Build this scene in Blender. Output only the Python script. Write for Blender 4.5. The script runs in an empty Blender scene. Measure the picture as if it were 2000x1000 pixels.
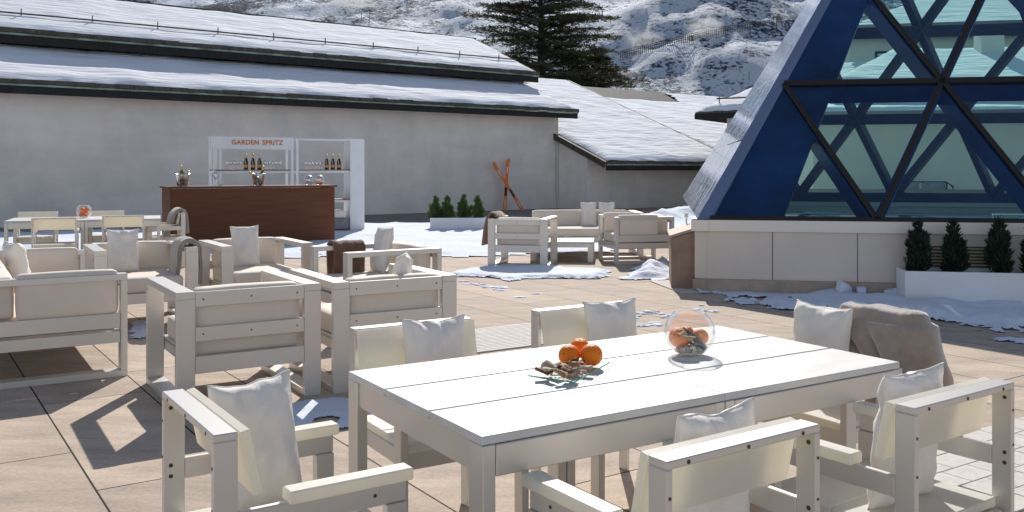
import bpy, bmesh, math, random
from mathutils import Vector, Matrix, noise
R = math.radians
random.seed(7)
scene = bpy.context.scene
col = scene.collection
F, HZ, H = 1795.0, 329.0, 1.4      # focal length and horizon of a 2000 px wide frame, eye height


def at(px, py, z=0.0):
    """point of height z seen at that spot of the photograph"""
    Y = F * (H - z) / (py - HZ)
    return Vector(((px - 1000) / F * Y, Y, z))


def atY(px, py, Y):
    return Vector(((px - 1000) / F * Y, Y, H - (py - HZ) / F * Y))


def nz(x, y=0.0, z=0.0):
    return noise.noise(Vector((x, y, z)))


def fbm(x, y, z=0.0, o=4):
    a, s, f = 0.0, 1.0, 1.0
    for _ in range(o):
        a += s * noise.noise(Vector((x * f, y * f, z + f * 3.1)))
        s *= .5
        f *= 2.03
    return a


# ------------------------------------------------------------------ materials
def mat(name, color, rough=.6, metal=0.0, var=0.0, vscale=8.0, bump=0.0, bscale=60.0, trans=0.0, tcol=None,
        spec=.5, stretch=None, color2=None, sheen=0.0, detail=5.0, bdist=.02):
    m = bpy.data.materials.new(name)
    m.use_nodes = True
    nt = m.node_tree
    N, L = nt.nodes, nt.links
    b = N['Principled BSDF']
    out = N['Material Output']
    b.inputs['Base Color'].default_value = (*color, 1)
    b.inputs['Roughness'].default_value = rough
    b.inputs['Metallic'].default_value = metal
    b.inputs['Specular IOR Level'].default_value = spec
    if sheen:
        b.inputs['Sheen Weight'].default_value = sheen
    tc = N.new('ShaderNodeTexCoord')
    mp = N.new('ShaderNodeMapping')
    L.new(tc.outputs['Object'], mp.inputs['Vector'])
    if stretch:
        mp.inputs['Scale'].default_value = stretch
    if var or color2:
        n = N.new('ShaderNodeTexNoise')
        n.inputs['Scale'].default_value = vscale
        n.inputs['Detail'].default_value = detail
        n.inputs['Roughness'].default_value = .6
        L.new(mp.outputs['Vector'], n.inputs['Vector'])
        cr = N.new('ShaderNodeValToRGB')
        c2 = color2 or tuple(c * (1 - var) for c in color)
        c1 = color if color2 else tuple(min(1, c * (1 + var)) for c in color)
        cr.color_ramp.elements[0].color = (*c2, 1)
        cr.color_ramp.elements[1].color = (*c1, 1)
        cr.color_ramp.elements[0].position = .32
        cr.color_ramp.elements[1].position = .68
        L.new(n.outputs['Fac'], cr.inputs['Fac'])
        L.new(cr.outputs['Color'], b.inputs['Base Color'])
    if bump:
        n2 = N.new('ShaderNodeTexNoise')
        n2.inputs['Scale'].default_value = bscale
        n2.inputs['Detail'].default_value = 6
        L.new(mp.outputs['Vector'], n2.inputs['Vector'])
        bp = N.new('ShaderNodeBump')
        bp.inputs['Strength'].default_value = bump
        bp.inputs['Distance'].default_value = bdist
        L.new(n2.outputs['Fac'], bp.inputs['Height'])
        L.new(bp.outputs['Normal'], b.inputs['Normal'])
    if trans:
        t = N.new('ShaderNodeBsdfTranslucent')
        t.inputs['Color'].default_value = (*(tcol or color), 1)
        mx = N.new('ShaderNodeMixShader')
        mx.inputs['Fac'].default_value = trans
        L.new(b.outputs['BSDF'], mx.inputs[1])
        L.new(t.outputs['BSDF'], mx.inputs[2])
        L.new(mx.outputs['Shader'], out.inputs['Surface'])
    return m


def glass(name, tint, gloss=.08, edge=.55, rough=.02, gcol=(1, 1, 1), ripple=0.0):
    """thin pane: tinted see-through with mirror gloss growing towards grazing view"""
    m = bpy.data.materials.new(name)
    m.use_nodes = True
    nt = m.node_tree
    N, L = nt.nodes, nt.links
    N.remove(N['Principled BSDF'])
    t = N.new('ShaderNodeBsdfTransparent')
    t.inputs['Color'].default_value = (*tint, 1)
    g = N.new('ShaderNodeBsdfGlossy')
    g.inputs['Roughness'].default_value = rough
    g.inputs['Color'].default_value = (*gcol, 1)
    if ripple:
        tcr = N.new('ShaderNodeTexCoord')
        nr = N.new('ShaderNodeTexNoise')
        nr.inputs['Scale'].default_value = 1.3
        nr.inputs['Detail'].default_value = 3
        L.new(tcr.outputs['Object'], nr.inputs['Vector'])
        br = N.new('ShaderNodeBump')
        br.inputs['Strength'].default_value = 1
        br.inputs['Distance'].default_value = ripple
        L.new(nr.outputs['Fac'], br.inputs['Height'])
        L.new(br.outputs['Normal'], g.inputs['Normal'])
    lw = N.new('ShaderNodeLayerWeight')
    lw.inputs['Blend'].default_value = .25
    mr = N.new('ShaderNodeMapRange')
    mr.inputs['To Min'].default_value = gloss
    mr.inputs['To Max'].default_value = edge
    L.new(lw.outputs['Facing'], mr.inputs['Value'])
    mx = N.new('ShaderNodeMixShader')
    L.new(mr.outputs['Result'], mx.inputs['Fac'])
    L.new(t.outputs['BSDF'], mx.inputs[1])
    L.new(g.outputs['BSDF'], mx.inputs[2])
    L.new(mx.outputs['Shader'], N['Material Output'].inputs['Surface'])
    return m


def snow_mat(name, bump=.5, bscale=9.0, stretch=None, albedo=(.70, .745, .83)):
    m = bpy.data.materials.new(name)
    m.use_nodes = True
    nt = m.node_tree
    N, L = nt.nodes, nt.links
    b = N['Principled BSDF']
    b.inputs['Base Color'].default_value = (*albedo, 1)
    b.inputs['Roughness'].default_value = .85
    b.inputs['Specular IOR Level'].default_value = .06
    tc = N.new('ShaderNodeTexCoord')
    mp = N.new('ShaderNodeMapping')
    if stretch:
        mp.inputs['Scale'].default_value = stretch
    L.new(tc.outputs['Object'], mp.inputs['Vector'])
    n = N.new('ShaderNodeTexNoise')
    n.inputs['Scale'].default_value = bscale
    n.inputs['Detail'].default_value = 8
    n.inputs['Roughness'].default_value = .55
    L.new(mp.outputs['Vector'], n.inputs['Vector'])
    bp = N.new('ShaderNodeBump')
    bp.inputs['Strength'].default_value = bump
    bp.inputs['Distance'].default_value = .06
    L.new(n.outputs['Fac'], bp.inputs['Height'])
    L.new(bp.outputs['Normal'], b.inputs['Normal'])
    return m


ALU = mat('painted_aluminium', (.66, .63, .588), rough=.36, metal=.45, var=.025, vscale=2.5)
PE = mat('milky_plastic', (.83, .81, .775), rough=.42, var=.03, vscale=14, trans=.38, tcol=(.95, .90, .72), bump=.05, bscale=40)
PETOP = mat('milky_plastic_board', (.64, .635, .612), spec=.3, rough=.5, var=.11, vscale=7, bump=.06, bscale=30, stretch=(.35, 1, 1))
FAB = mat('cream_upholstery', (.78, .69, .595), rough=.75, var=.04, vscale=5, bump=.12, bscale=220, trans=.08, tcol=(.8, .7, .5))
PIL = mat('white_pillow_cloth', (.90, .84, .775), rough=.8, var=.04, vscale=6, bump=.2, bscale=180, trans=.12, tcol=(.85, .83, .78))
SCREW = mat('dark_screw', (.08, .07, .06), rough=.4, metal=.7)
WHITE = mat('white_lacquer', (.80, .80, .81), rough=.4, var=.03, vscale=3)
WOOD = mat('dark_wenge_wood', (.165, .068, .034), rough=.6, spec=.2, color2=(.11, .038, .018), vscale=3, stretch=(.6, 6, 22), detail=8, bump=.08, bscale=6)
SHELFWOOD = mat('shelf_wood', (.16, .07, .04), rough=.5, var=.2, vscale=6)
def plaster(name, light, mid, dark):
    m = mat(name, mid, rough=.88, bump=.3, bscale=6)
    nt = m.node_tree
    N, L = nt.nodes, nt.links
    tc = N.new('ShaderNodeTexCoord')

    def cloud(scale, st, d, r=.6):
        mp = N.new('ShaderNodeMapping')
        mp.inputs['Scale'].default_value = st
        n = N.new('ShaderNodeTexNoise')
        n.inputs['Scale'].default_value = scale
        n.inputs['Detail'].default_value = d
        n.inputs['Roughness'].default_value = r
        L.new(tc.outputs['Object'], mp.inputs['Vector'])
        L.new(mp.outputs['Vector'], n.inputs['Vector'])
        return n.outputs['Fac']
    a, b, c = cloud(.33, (1, 1, 1.5), 6), cloud(1.3, (1, 1, .7), 9, .68), cloud(.9, (.30, 1, 2.0), 8, .68)
    s1 = N.new('ShaderNodeMath')
    s1.operation = 'ADD'
    L.new(a, s1.inputs[0])
    L.new(b, s1.inputs[1])
    s2 = N.new('ShaderNodeMath')
    s2.operation = 'MULTIPLY_ADD'
    L.new(c, s2.inputs[0])
    s2.inputs[1].default_value = .8
    L.new(s1.outputs['Value'], s2.inputs[2])
    h = N.new('ShaderNodeMath')
    h.operation = 'MULTIPLY'
    h.inputs[1].default_value = .36
    L.new(s2.outputs['Value'], h.inputs[0])
    cr = N.new('ShaderNodeValToRGB')
    e = cr.color_ramp.elements
    e[0].position, e[0].color = .40, (*dark, 1)
    e[1].position, e[1].color = .60, (*light, 1)
    k = e.new(.51)
    k.color = (*mid, 1)
    L.new(h.outputs['Value'], cr.inputs['Fac'])
    L.new(cr.outputs['Color'], N['Principled BSDF'].inputs['Base Color'])
    return m


STONEWALL = plaster('warm_grey_plaster', (.86, .80, .735), (.79, .72, .66), (.66, .62, .585))
BASEWALL = mat('pale_cladding', (.70, .61, .525), rough=.6, var=.07, vscale=1.2, bump=.05, bscale=30)
CAPMAT = mat('cream_metal_cap', (.82, .75, .67), rough=.4)
BROWNSTONE = mat('brown_stone', (.36, .25, .19), rough=.75, color2=(.24, .16, .12), vscale=3.5, bump=.15, bscale=25, detail=8)
TRIM = mat('skirting_stone', (.42, .315, .245), rough=.75, var=.18, vscale=5)
SLATE = mat('slate_shingles', (.13, .125, .12), rough=.8, spec=.15, color2=(.055, .052, .050), vscale=6, bump=.4, bscale=12, stretch=(2, 1, 1))
FASCIA = mat('dark_fascia', (.030, .027, .026), rough=.65, spec=.25, color2=(.012, .011, .011), vscale=5, stretch=(5, 1, .6), bump=.2, bscale=12)
EDGE = mat('rusty_slate_edge', (.10, .085, .07), rough=.7, color2=(.035, .03, .026), vscale=7, bump=.5, bscale=18)
VERDI = mat('verdigris_gutter', (.30, .46, .38), rough=.6, color2=(.12, .10, .06), vscale=1.6, stretch=(1.2, 1, 1))
SNOW = snow_mat('snow', .55, 7)
ROOFSNOW = snow_mat('roof_snow', 1.0, 2.6, stretch=(.45, 3.0, 1), albedo=(.80, .82, .87))
NAVY = mat('navy_steel', (.036, .062, .23), rough=.30, metal=.2, spec=.25, color2=(.010, .009, .036), vscale=1.1, detail=7, stretch=(1, 1, 1.6))
BACKBEAM = mat('dull_timber_beam', (.13, .115, .12), rough=.6, color2=(.07, .06, .07), vscale=5, stretch=(.4, 3, 3))
MULL = mat('dark_bronze_mullion', (.050, .042, .035), rough=.35, metal=.6)
HIPMETAL = mat('brushed_zinc_strip', (.30, .37, .53), rough=.28, metal=.85)
PANE = glass('blue_tinted_glass', (.74, .95, .91), gloss=.03, edge=.42, gcol=(.38, .50, 1), ripple=.03)
SIDEPANE = mat('mirror_side_pane', (.86, .89, .95), rough=.04, metal=1.0, bump=1.0, bscale=2.2, bdist=.16, stretch=(1, 1.6, 1))
CLEAR = glass('clear_glass', (.98, .99, .985), gloss=.02, edge=.62, rough=.01)
STEMGLASS = glass('stemware_glass', (.95, .96, .96), gloss=.22, edge=.9, rough=.12)
DARKPANE = glass('dark_window_glass', (.2, .25, .3), gloss=.2, edge=.8)
GREENEDGE = mat('green_glass_edge', (.03, .45, .33), rough=.15, trans=.4, tcol=(.1, .8, .6))
ORANGE = mat('orange_peel', (.92, .21, .008), rough=.48, spec=.3, var=.08, vscale=7, bump=.35, bscale=160)
STEM = mat('orange_stem', (.09, .10, .03), rough=.8)
BARK = mat('dried_bark', (.23, .10, .05), rough=.85, color2=(.08, .035, .02), vscale=45, bump=.5, bscale=70)
TANBARK = mat('tan_wood_chip', (.55, .36, .19), rough=.8, color2=(.33, .18, .08), vscale=35, bump=.4, bscale=60)
PALEBARK = mat('pale_pod', (.60, .50, .37), rough=.8, color2=(.40, .30, .20), vscale=35, bump=.4, bscale=60)
PEBBLE = mat('pebbles', (.80, .72, .62), rough=.7, color2=(.45, .36, .26), vscale=70)
BLACKBARK = mat('charred_bark', (.055, .045, .042), rough=.8, bump=.6, bscale=50)
SKI = mat('orange_ski', (.80, .20, .035), rough=.35, var=.12, vscale=9)
SKIDARK = mat('ski_binding_dark', (.04, .045, .04), rough=.5)
SKIMARK = mat('ski_white_marks', (.75, .6, .52), rough=.5)
BOTTLE = mat('dark_bottle_glass', (.008, .010, .007), rough=.08, spec=.8)
GREENBOTTLE = mat('green_bottle_glass', (.05, .075, .015), rough=.08, spec=.8)
GOLD = mat('gold_foil', (.62, .42, .16), rough=.35, metal=.6)
LABELO = mat('orange_label', (.80, .30, .05), rough=.5)
SIGNO = mat('orange_lettering', (.62, .22, .04), rough=.5)
ICE = glass('ice_bucket_glass', (.90, .91, .91), gloss=.22, edge=.9, rough=.22)
ICEIN = mat('ice_cubes', (.80, .82, .82), rough=.25, trans=.3)
TAUPE = mat('taupe_blanket', (.35, .275, .225), rough=.95, var=.12, vscale=22, bump=.25, bscale=320, sheen=.9)
LIGHTTAUPE = mat('light_taupe_throw', (.46, .40, .345), rough=.95, var=.12, vscale=9, bump=.5, bscale=130, sheen=.5)
BROWNTHROW = mat('brown_throw', (.17, .078, .042), rough=.95, var=.25, vscale=8, bump=.6, bscale=110, sheen=.5)
TANTHROW = mat('tan_throw', (.30, .185, .13), rough=.95, var=.14, vscale=8, bump=.5, bscale=110, sheen=.5)
LEAF = mat('juniper_green', (.085, .14, .038), rough=.7, color2=(.035, .065, .020), vscale=9, trans=.25, tcol=(.12, .2, .03))
DARKLEAF = mat('dark_juniper', (.022, .042, .020), rough=.7, color2=(.010, .020, .012), vscale=9, trans=.12, tcol=(.05, .1, .03))
NEEDLE = mat('conifer_needles', (.105, .105, .052), rough=.8, color2=(.032, .040, .022), vscale=.9, trans=.12, tcol=(.09, .08, .03))
TRUNK = mat('conifer_bark', (.05, .038, .028), rough=.9, bump=.5, bscale=8)
SOIL = mat('potting_soil', (.05, .035, .025), rough=.95, bump=.8, bscale=40)
LOUVRE = mat('tan_louvre', (.52, .42, .28), rough=.6)
GREYBAG = mat('grey_box', (.25, .25, .26), rough=.7, var=.2, vscale=9)
CRATEW = mat('crate_wood', (.42, .30, .18), rough=.8, var=.2, vscale=14)
STEEL = mat('dark_steel', (.09, .085, .08), rough=.5, metal=.4)
MAT_STONE = mat('pale_deck_tile', (.56, .52, .48), rough=.8, var=.10, vscale=16, bump=.2, bscale=60)
PALE = mat('pale_render', (.62, .60, .55), rough=.8, var=.06, vscale=1)


# ------------------------------------------------------------------ mesh kit
class MB:
    def __init__(s):
        s.v, s.f, s.m, s.mats = [], [], [], []

    def mi(s, m):
        if m not in s.mats:
            s.mats.append(m)
        return s.mats.index(m)

    def add(s, verts, faces, m):
        o = len(s.v)
        k = s.mi(m)
        s.v.extend(tuple(p) for p in verts)
        s.f.extend([tuple(i + o for i in f) for f in faces])
        s.m.extend([k] * len(faces))

    def box(s, c, size, m, bev=.0025, M=None):
        """box with chamfered edges; c is the centre"""
        x, y, z = (d / 2 for d in size)
        b = min(bev, x * .45, y * .45, z * .45)
        vs, fs = [], []
        idx = {}
        for sx in (-1, 1):
            for sy in (-1, 1):
                for sz in (-1, 1):
                    for ax in range(3):
                        p = [sx * (x - b), sy * (y - b), sz * (z - b)]
                        p[ax] = (sx * x, sy * y, sz * z)[ax]
                        idx[(sx, sy, sz, ax)] = len(vs)
                        vs.append(Vector(p))

        def q(keys):
            fs.append([idx[k] for k in keys])
        for sg in (-1, 1):
            o = [(-1, -1), (1, -1), (1, 1), (-1, 1)]
            if sg < 0:
                o = o[::-1]
            q([(sg, a, b2, 0) for a, b2 in o])
            q([(b2, sg, a, 1) for a, b2 in o])
            q([(a, b2, sg, 2) for a, b2 in o])
        for s1 in (-1, 1):
            for s2 in (-1, 1):
                k = [(s1, s2, -1, 0), (s1, s2, -1, 1), (s1, s2, 1, 1), (s1, s2, 1, 0)]
                q(k if s1 * s2 > 0 else k[::-1])
                k = [(-1, s1, s2, 1), (-1, s1, s2, 2), (1, s1, s2, 2), (1, s1, s2, 1)]
                q(k if s1 * s2 > 0 else k[::-1])
                k = [(s2, -1, s1, 2), (s2, -1, s1, 0), (s2, 1, s1, 0), (s2, 1, s1, 2)]
                q(k if s1 * s2 > 0 else k[::-1])
                for s3 in (-1, 1):
                    k = [(s1, s2, s3, 0), (s1, s2, s3, 1), (s1, s2, s3, 2)]
                    q(k if s1 * s2 * s3 > 0 else k[::-1])
        c = Vector(c)
        if M is not None:
            vs = [M @ v + c for v in vs]
        else:
            vs = [v + c for v in vs]
        s.add(vs, fs, m)

    def beam(s, a, b, w, d, m, up=Vector((0, 0, 1)), off=(0, 0), bev=.003):
        """bar from a to b; w across, d along `up` made square to the bar"""
        a, b = Vector(a), Vector(b)
        t = (b - a)
        ln = t.length
        t.normalize()
        sd = t.cross(up).normalized()
        u = sd.cross(t).normalized()
        M = Matrix((t, sd, u)).transposed()
        s.box((a + b) / 2 + sd * off[0] + u * off[1], (ln, w, d), m, bev, M)

    def tube(s, pts, r, m, n=8, caps=True):
        pts = [Vector(p) for p in pts]
        rs = r if isinstance(r, (list, tuple)) else [r] * len(pts)
        vs, fs = [], []
        for i, p in enumerate(pts):
            t = (pts[min(i + 1, len(pts) - 1)] - pts[max(i - 1, 0)]).normalized()
            ref = Vector((0, 0, 1)) if abs(t.z) < .9 else Vector((1, 0, 0))
            a = t.cross(ref).normalized()
            b = t.cross(a)
            for k in range(n):
                g = 2 * math.pi * k / n
                vs.append(p + (a * math.cos(g) + b * math.sin(g)) * rs[i])
        for i in range(len(pts) - 1):
            for k in range(n):
                k2 = (k + 1) % n
                fs.append((i * n + k, i * n + k2, (i + 1) * n + k2, (i + 1) * n + k))
        if caps:
            fs.append(tuple(range(n - 1, -1, -1)))
            fs.append(tuple((len(pts) - 1) * n + k for k in range(n)))
        s.add(vs, fs, m)

    def lathe(s, prof, m, n=24, c=(0, 0, 0), M=None):
        vs, fs = [], []
        for r, z in prof:
            for k in range(n):
                g = 2 * math.pi * k / n
                vs.append(Vector((r * math.cos(g), r * math.sin(g), z)))
        for i in range(len(prof) - 1):
            for k in range(n):
                k2 = (k + 1) % n
                fs.append((i * n + k, i * n + k2, (i + 1) * n + k2, (i + 1) * n + k))
        c = Vector(c)
        vs = [(M @ v if M is not None else v) + c for v in vs]
        s.add(vs, fs, m)

    def quad(s, a, b, c, d, m):
        s.add([a, b, c, d], [(0, 1, 2, 3)], m)

    def prism(s, poly, m, thick):
        """flat polygon (3-D points) given thickness along the vector thick"""
        n = len(poly)
        p = [Vector(q) for q in poly]
        t = Vector(thick)
        vs = p + [q + t for q in p]
        fs = [tuple(range(n))[::-1], tuple(range(n, 2 * n))]
        fs += [(i, (i + 1) % n, n + (i + 1) % n, n + i) for i in range(n)]
        s.add(vs, fs, m)

    def build(s, name, parent=None, smooth=False, fix=True):
        me = bpy.data.meshes.new(name)
        me.from_pydata(s.v, [], s.f)
        for m in s.mats:
            me.materials.append(m)
        me.polygons.foreach_set('material_index', s.m)
        if smooth:
            me.polygons.foreach_set('use_smooth', [True] * len(s.f))
        me.update()
        if fix:
            b = bmesh.new()
            b.from_mesh(me)
            bmesh.ops.recalc_face_normals(b, faces=b.faces)
            b.to_mesh(me)
            b.free()
        o = bpy.data.objects.new(name, me)
        col.objects.link(o)
        if parent:
            o.parent = parent
        return o


def tag(o, label=None, cat=None, group=None, kind=None):
    if label:
        o['label'] = label
    if cat:
        o['category'] = cat
    if group:
        o['group'] = group
    if kind:
        o['kind'] = kind
    return o


def empty(name, loc=(0, 0, 0), deg=0):
    o = bpy.data.objects.new(name, None)
    o.empty_display_size = .1
    o.location = loc
    o.rotation_euler = (0, 0, R(deg))
    col.objects.link(o)
    return o


def copy_tree(o, parent=None):
    c = o.copy()
    col.objects.link(c)
    if parent:
        c.parent = parent
    for ch in list(o.children):
        copy_tree(ch, c)
    return c


def put(o, x, y, z, deg):
    o.location = (x, y, z)
    o.rotation_euler = (0, 0, R(deg))
    return o


def rbox(mb, c, size, r, m, n=8, bulge=0.0, M=None, seed=0, wr=0.0):
    """soft cushion: rounded, slightly puffed box"""
    hx, hy, hz = (d / 2 for d in size)
    cx = Vector(c)
    vs, fs, key = [], [], {}

    def vert(p):
        k = (round(p[0], 5), round(p[1], 5), round(p[2], 5))
        if k in key:
            return key[k]
        x, y, z = p[0] * hx, p[1] * hy, p[2] * hz
        ix, iy, iz = hx - r, hy - r, hz - r
        q = Vector((max(-ix, min(ix, x)), max(-iy, min(iy, y)), max(-iz, min(iz, z))))
        d = Vector((x, y, z)) - q
        if d.length > 1e-9:
            d = d.normalized() * r
        v = q + d
        if bulge:
            a, b_, g = 1 - p[0] ** 2, 1 - p[1] ** 2, 1 - p[2] ** 2
            v.z += bulge * p[2] * a * b_
            v.y += bulge * p[1] * a * g
            v.x += bulge * p[0] * b_ * g
        if wr:
            k2 = nz(v.x * 7 + seed, v.y * 7, v.z * 7)
            v += v.normalized() * k2 * wr
        key[k] = len(vs)
        vs.append((M @ v if M is not None else v) + cx)
        return key[k]
    g = [-1 + 2 * i / n for i in range(n + 1)]
    # bunch the grid near the edges
    g = [math.copysign(1 - (1 - abs(t)) ** 1.5, t) if abs(t) < 1 else t for t in g]
    for ax in range(3):
        for sg in (-1, 1):
            for i in range(n):
                for j in range(n):
                    c4 = []
                    for a, b_ in ((i, j), (i + 1, j), (i + 1, j + 1), (i, j + 1)):
                        p = [0, 0, 0]
                        p[ax] = sg
                        p[(ax + 1) % 3] = g[a]
                        p[(ax + 2) % 3] = g[b_]
                        c4.append(vert(p))
                    if len(set(c4)) == 4:
                        fs.append(c4 if sg > 0 else c4[::-1])
    mb.add(vs, fs, m)


def screws(mb, pts, axis, m=SCREW, r=.0055):
    for p in pts:
        p = Vector(p)
        a = Vector(axis) * .0012
        mb.tube([p - a, p + a], r, m, 8)


# ------------------------------------------------------------------ garden furniture
LW, LT, LH = .105, .042, .69        # lounge frame: bar width, bar thickness, height


def lounge(label, cat, W=.86, D=.90, group=None, arms=(1, 1), side_cushions=False, nseat=1, name='lounge_armchair'):
    t = empty(name)
    tag(t, label, cat, group)
    for sx, on in ((-1, arms[0]), (1, arms[1])):
        if not on:
            continue
        b = MB()
        x = sx * (W / 2 - LW / 2)
        b.box((x, 0, LH - LT / 2), (LW, D, LT), ALU)
        b.box((x, 0, LT / 2), (LW, D, LT), ALU)
        for sy in (-1, 1):
            b.box((x, sy * (D / 2 - LT / 2), LH / 2), (LW, LT, LH - 2 * LT), ALU)
        screws(b, [(sx * (W / 2), sy * (D / 2 - LT - .015), z) for sy in (-1, 1) for z in (.62,)], (1, 0, 0))
        screws(b, [(x - sx * LW / 2, sy * (D / 2 - LT - .015), .62) for sy in (-1, 1)], (1, 0, 0))
        b.build('side_frame', t)
    inner = W - 2 * LW
    x0 = -W / 2 + (LW if arms[0] else .01)
    x1 = W / 2 - (LW if arms[1] else .01)
    for z0, z1, sc in ((.600, .686, 1), (.400, .484, 1), (.215, .315, 0)):
        b = MB()
        b.box(((x0 + x1) / 2, D / 2 - .017, (z0 + z1) / 2), (x1 - x0 - .002, .028, z1 - z0), ALU)
        if sc:
            screws(b, [((x0 + x1) / 2 + k * (x1 - x0) * .43, D / 2 - .003, (z0 + z1) / 2) for k in (-1, 0, 1)], (0, 1, 0))
        b.build('back_rail', t)
    if not (arms[0] and arms[1]):
        b = MB()
        for sx in (-1, 1):
            if arms[(sx + 1) // 2]:
                continue
            for sy in (-1, 1):
                b.box((sx * (W / 2 - .03), sy * (D / 2 - .06), .107), (.05, .05, .214), ALU)
            b.box((sx * (W / 2 - .03), D / 2 - .055, .445), (.05, .04, .45), ALU)
        b.build('leg_posts', t)
    b = MB()
    b.box(((x0 + x1) / 2, -D / 2 + .016, .26), (x1 - x0 - .002, .028, .09), ALU)
    for xx in (x0 + .016, x1 - .016):
        b.box((xx, 0, .26), (.026, D - .07, .088), ALU)
    nsl = max(3, int((x1 - x0) / .16))
    for k in range(nsl):
        b.box((x0 + (k + .5) * (x1 - x0) / nsl, 0, .285), ((x1 - x0) / nsl - .006, D - .08, .018), ALU)
    b.build('seat_frame', t)
    if side_cushions:
        for sx in (-1, 1):
            b = MB()
            b.box((sx * (W / 2 - .022), 0, .377), (.024, D - 2 * LT - .004, .099), ALU)
            b.box((sx * (W / 2 - .022), 0, .268), (.024, D - 2 * LT - .004, .077), ALU)
            b.build('side_rail', t)
            b = MB()
            rbox(b, (sx * (W / 2 - LW / 2 - .015), -.092, .57), (.105, D - .295, .295), .03, FAB, 10, .006)
            b.build('side_cushion', t, True)
    sx0, sx1 = (x0 + .012, x1 - .012)
    if side_cushions:
        sx0, sx1 = x0 + .035, x1 - .035
    w = (sx1 - sx0) / nseat
    for k in range(nseat):
        b = MB()
        rbox(b, (sx0 + w * (k + .5), -.01, .368), (w - .008, D - .095, .142), .028, FAB, 12, .007, seed=k, wr=.004)
        o = b.build('seat_cushion', t, True)
        b = MB()
        ends = (side_cushions and k in (0, nseat - 1))
        bw = w - .008 + (.075 if ends else 0)
        rbox(b, (sx0 + w * (k + .5) + ((-.0375 if k == 0 else .0375) if ends else 0), D / 2 - (.135 if side_cushions else .105), .565), (bw, .19 if side_cushions else .135, .27), .03, FAB, 12, .006, seed=k + 5, wr=.004)
        b.build('back_cushion', t, True)
    return t


def dining_chair(label, group):
    """rear face of the back at y = 0, sitting side towards -y"""
    W, D, Hh = .51, .50, .78
    t = empty('dining_chair')
    tag(t, label, 'chair', group)
    th, dp = .019, .058
    for sx in (-1, 1):
        b = MB()
        x = sx * (W / 2 - th / 2)
        b.box((x, -dp / 2, (Hh - th) / 2), (th, dp, Hh - th), ALU)
        screws(b, [(x, -.0, .70), (x, 0, .60)], (0, 1, 0), r=.004)
        screws(b, [(x - sx * th / 2, -.02, z) for z in (.735, .575, .545)], (1, 0, 0), r=.006)
        b.build('rear_leg', t)
        b = MB()
        b.box((x, -D + dp / 2, .265), (.03, dp, .53), ALU)
        b.build('front_leg', t)
        b = MB()
        b.box((x, -(D + dp) / 2 + .0, .560), (th, D - dp - .001, .058), ALU)
        screws(b, [(x + sx * th / 2, -D + .09, .56)], (1, 0, 0), r=.005)
        b.build('arm_rail', t)
        b = MB()
        b.box((x, -D + .155, .603), (.056, .335, .032), PE, .004)
        b.build('armrest', t)
    b = MB()
    b.box((0, -dp / 2, Hh - th / 2), (W, dp, th), ALU)
    screws(b, [(k * .19, 0, Hh - .011) for k in (-1, 0, 1)], (0, 1, 0), r=.005)
    b.build('top_rail', t)
    b = MB()
    M = Matrix.Rotation(R(-14), 3, 'X')
    b.box((0, -dp - .034, Hh - .080), (W - .006, .026, .160), PE, .003, Matrix.Rotation(R(-12), 3, 'X'))
    b.build('backrest', t)
    for k, (y, d) in enumerate(((-.155, .225), (-.385, .225))):
        b = MB()
        b.box((0, y, .425), (W - .044, d, .028), PE, .004)
        b.build('seat_board', t)
    b = MB()
    for y in (-.03, -D + .03):
        b.box((0, y, .379), (W - .062, .02, .062), ALU)
    for sx in (-1, 1):
        b.box((sx * (W / 2 - .031), -D / 2, .379), (.02, D - .09, .060), ALU)
    b.build('seat_frame', t)
    return t


def dining_table(label, group, L=1.7, W=.9, h=.72):
    t = empty('dining_table')
    tag(t, label, 'table', group)
    bt = .023
    for k in (-1, 1):
        bw = W / 3
        for j in (-1, 0, 1):
            b = MB()
            b.box((k * L / 4, j * bw, h - bt / 2), (L / 2 - .0005, bw - .011, bt), PETOP, .002)
            b.build('table_board', t)
        ends = [(k * (L / 2 - .021)), (k * .021)]
        for x in ends:
            for sy in (-1, 1):
                b = MB()
                b.box((x, sy * (W / 2 - .039), (h - bt - .001) / 2), (.038, .074, h - bt - .001), ALU)
                b.build('leg', t)
        b = MB()
        for sy in (-1, 1):
            b.box((k * L / 4, sy * (W / 2 - .012), h - bt - .043), (L / 2 - .082, .022, .082), ALU)
        for x in ends:
            b.box((x, 0, h - bt - .043), (.022, W - .152, .082), ALU)
        for sy in (-1, 1):
            b.box((k * L / 4, sy * bw / 2, h - bt - .004), (L / 2 - .05, .05, .006), ALU)
        b.build('apron', t)
    return t


def low_table(label, W=.95, D=1.05, h=.30):
    t = empty('coffee_table')
    tag(t, label, 'table')
    for j in range(3):
        b = MB()
        b.box((0, (j - 1) * D / 3, h - .012), (W, D / 3 - .008, .024), PETOP, .004)
        b.build('table_board', t)
    for sx in (-1, 1):
        for sy in (-1, 1):
            b = MB()
            b.box((sx * (W / 2 - .045), sy * (D / 2 - .03), (h - .025) / 2), (.085, .05, h - .025), ALU)
            b.build('leg', t)
    b = MB()
    for sy in (-1, 1):
        b.box((0, sy * (D / 2 - .015), h - .055), (W - .18, .024, .058), ALU)
    for sx in (-1, 1):
        b.box((sx * (W / 2 - .02), 0, h - .055), (.024, D - .12, .058), ALU)
    b.build('apron', t)
    return t


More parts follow.
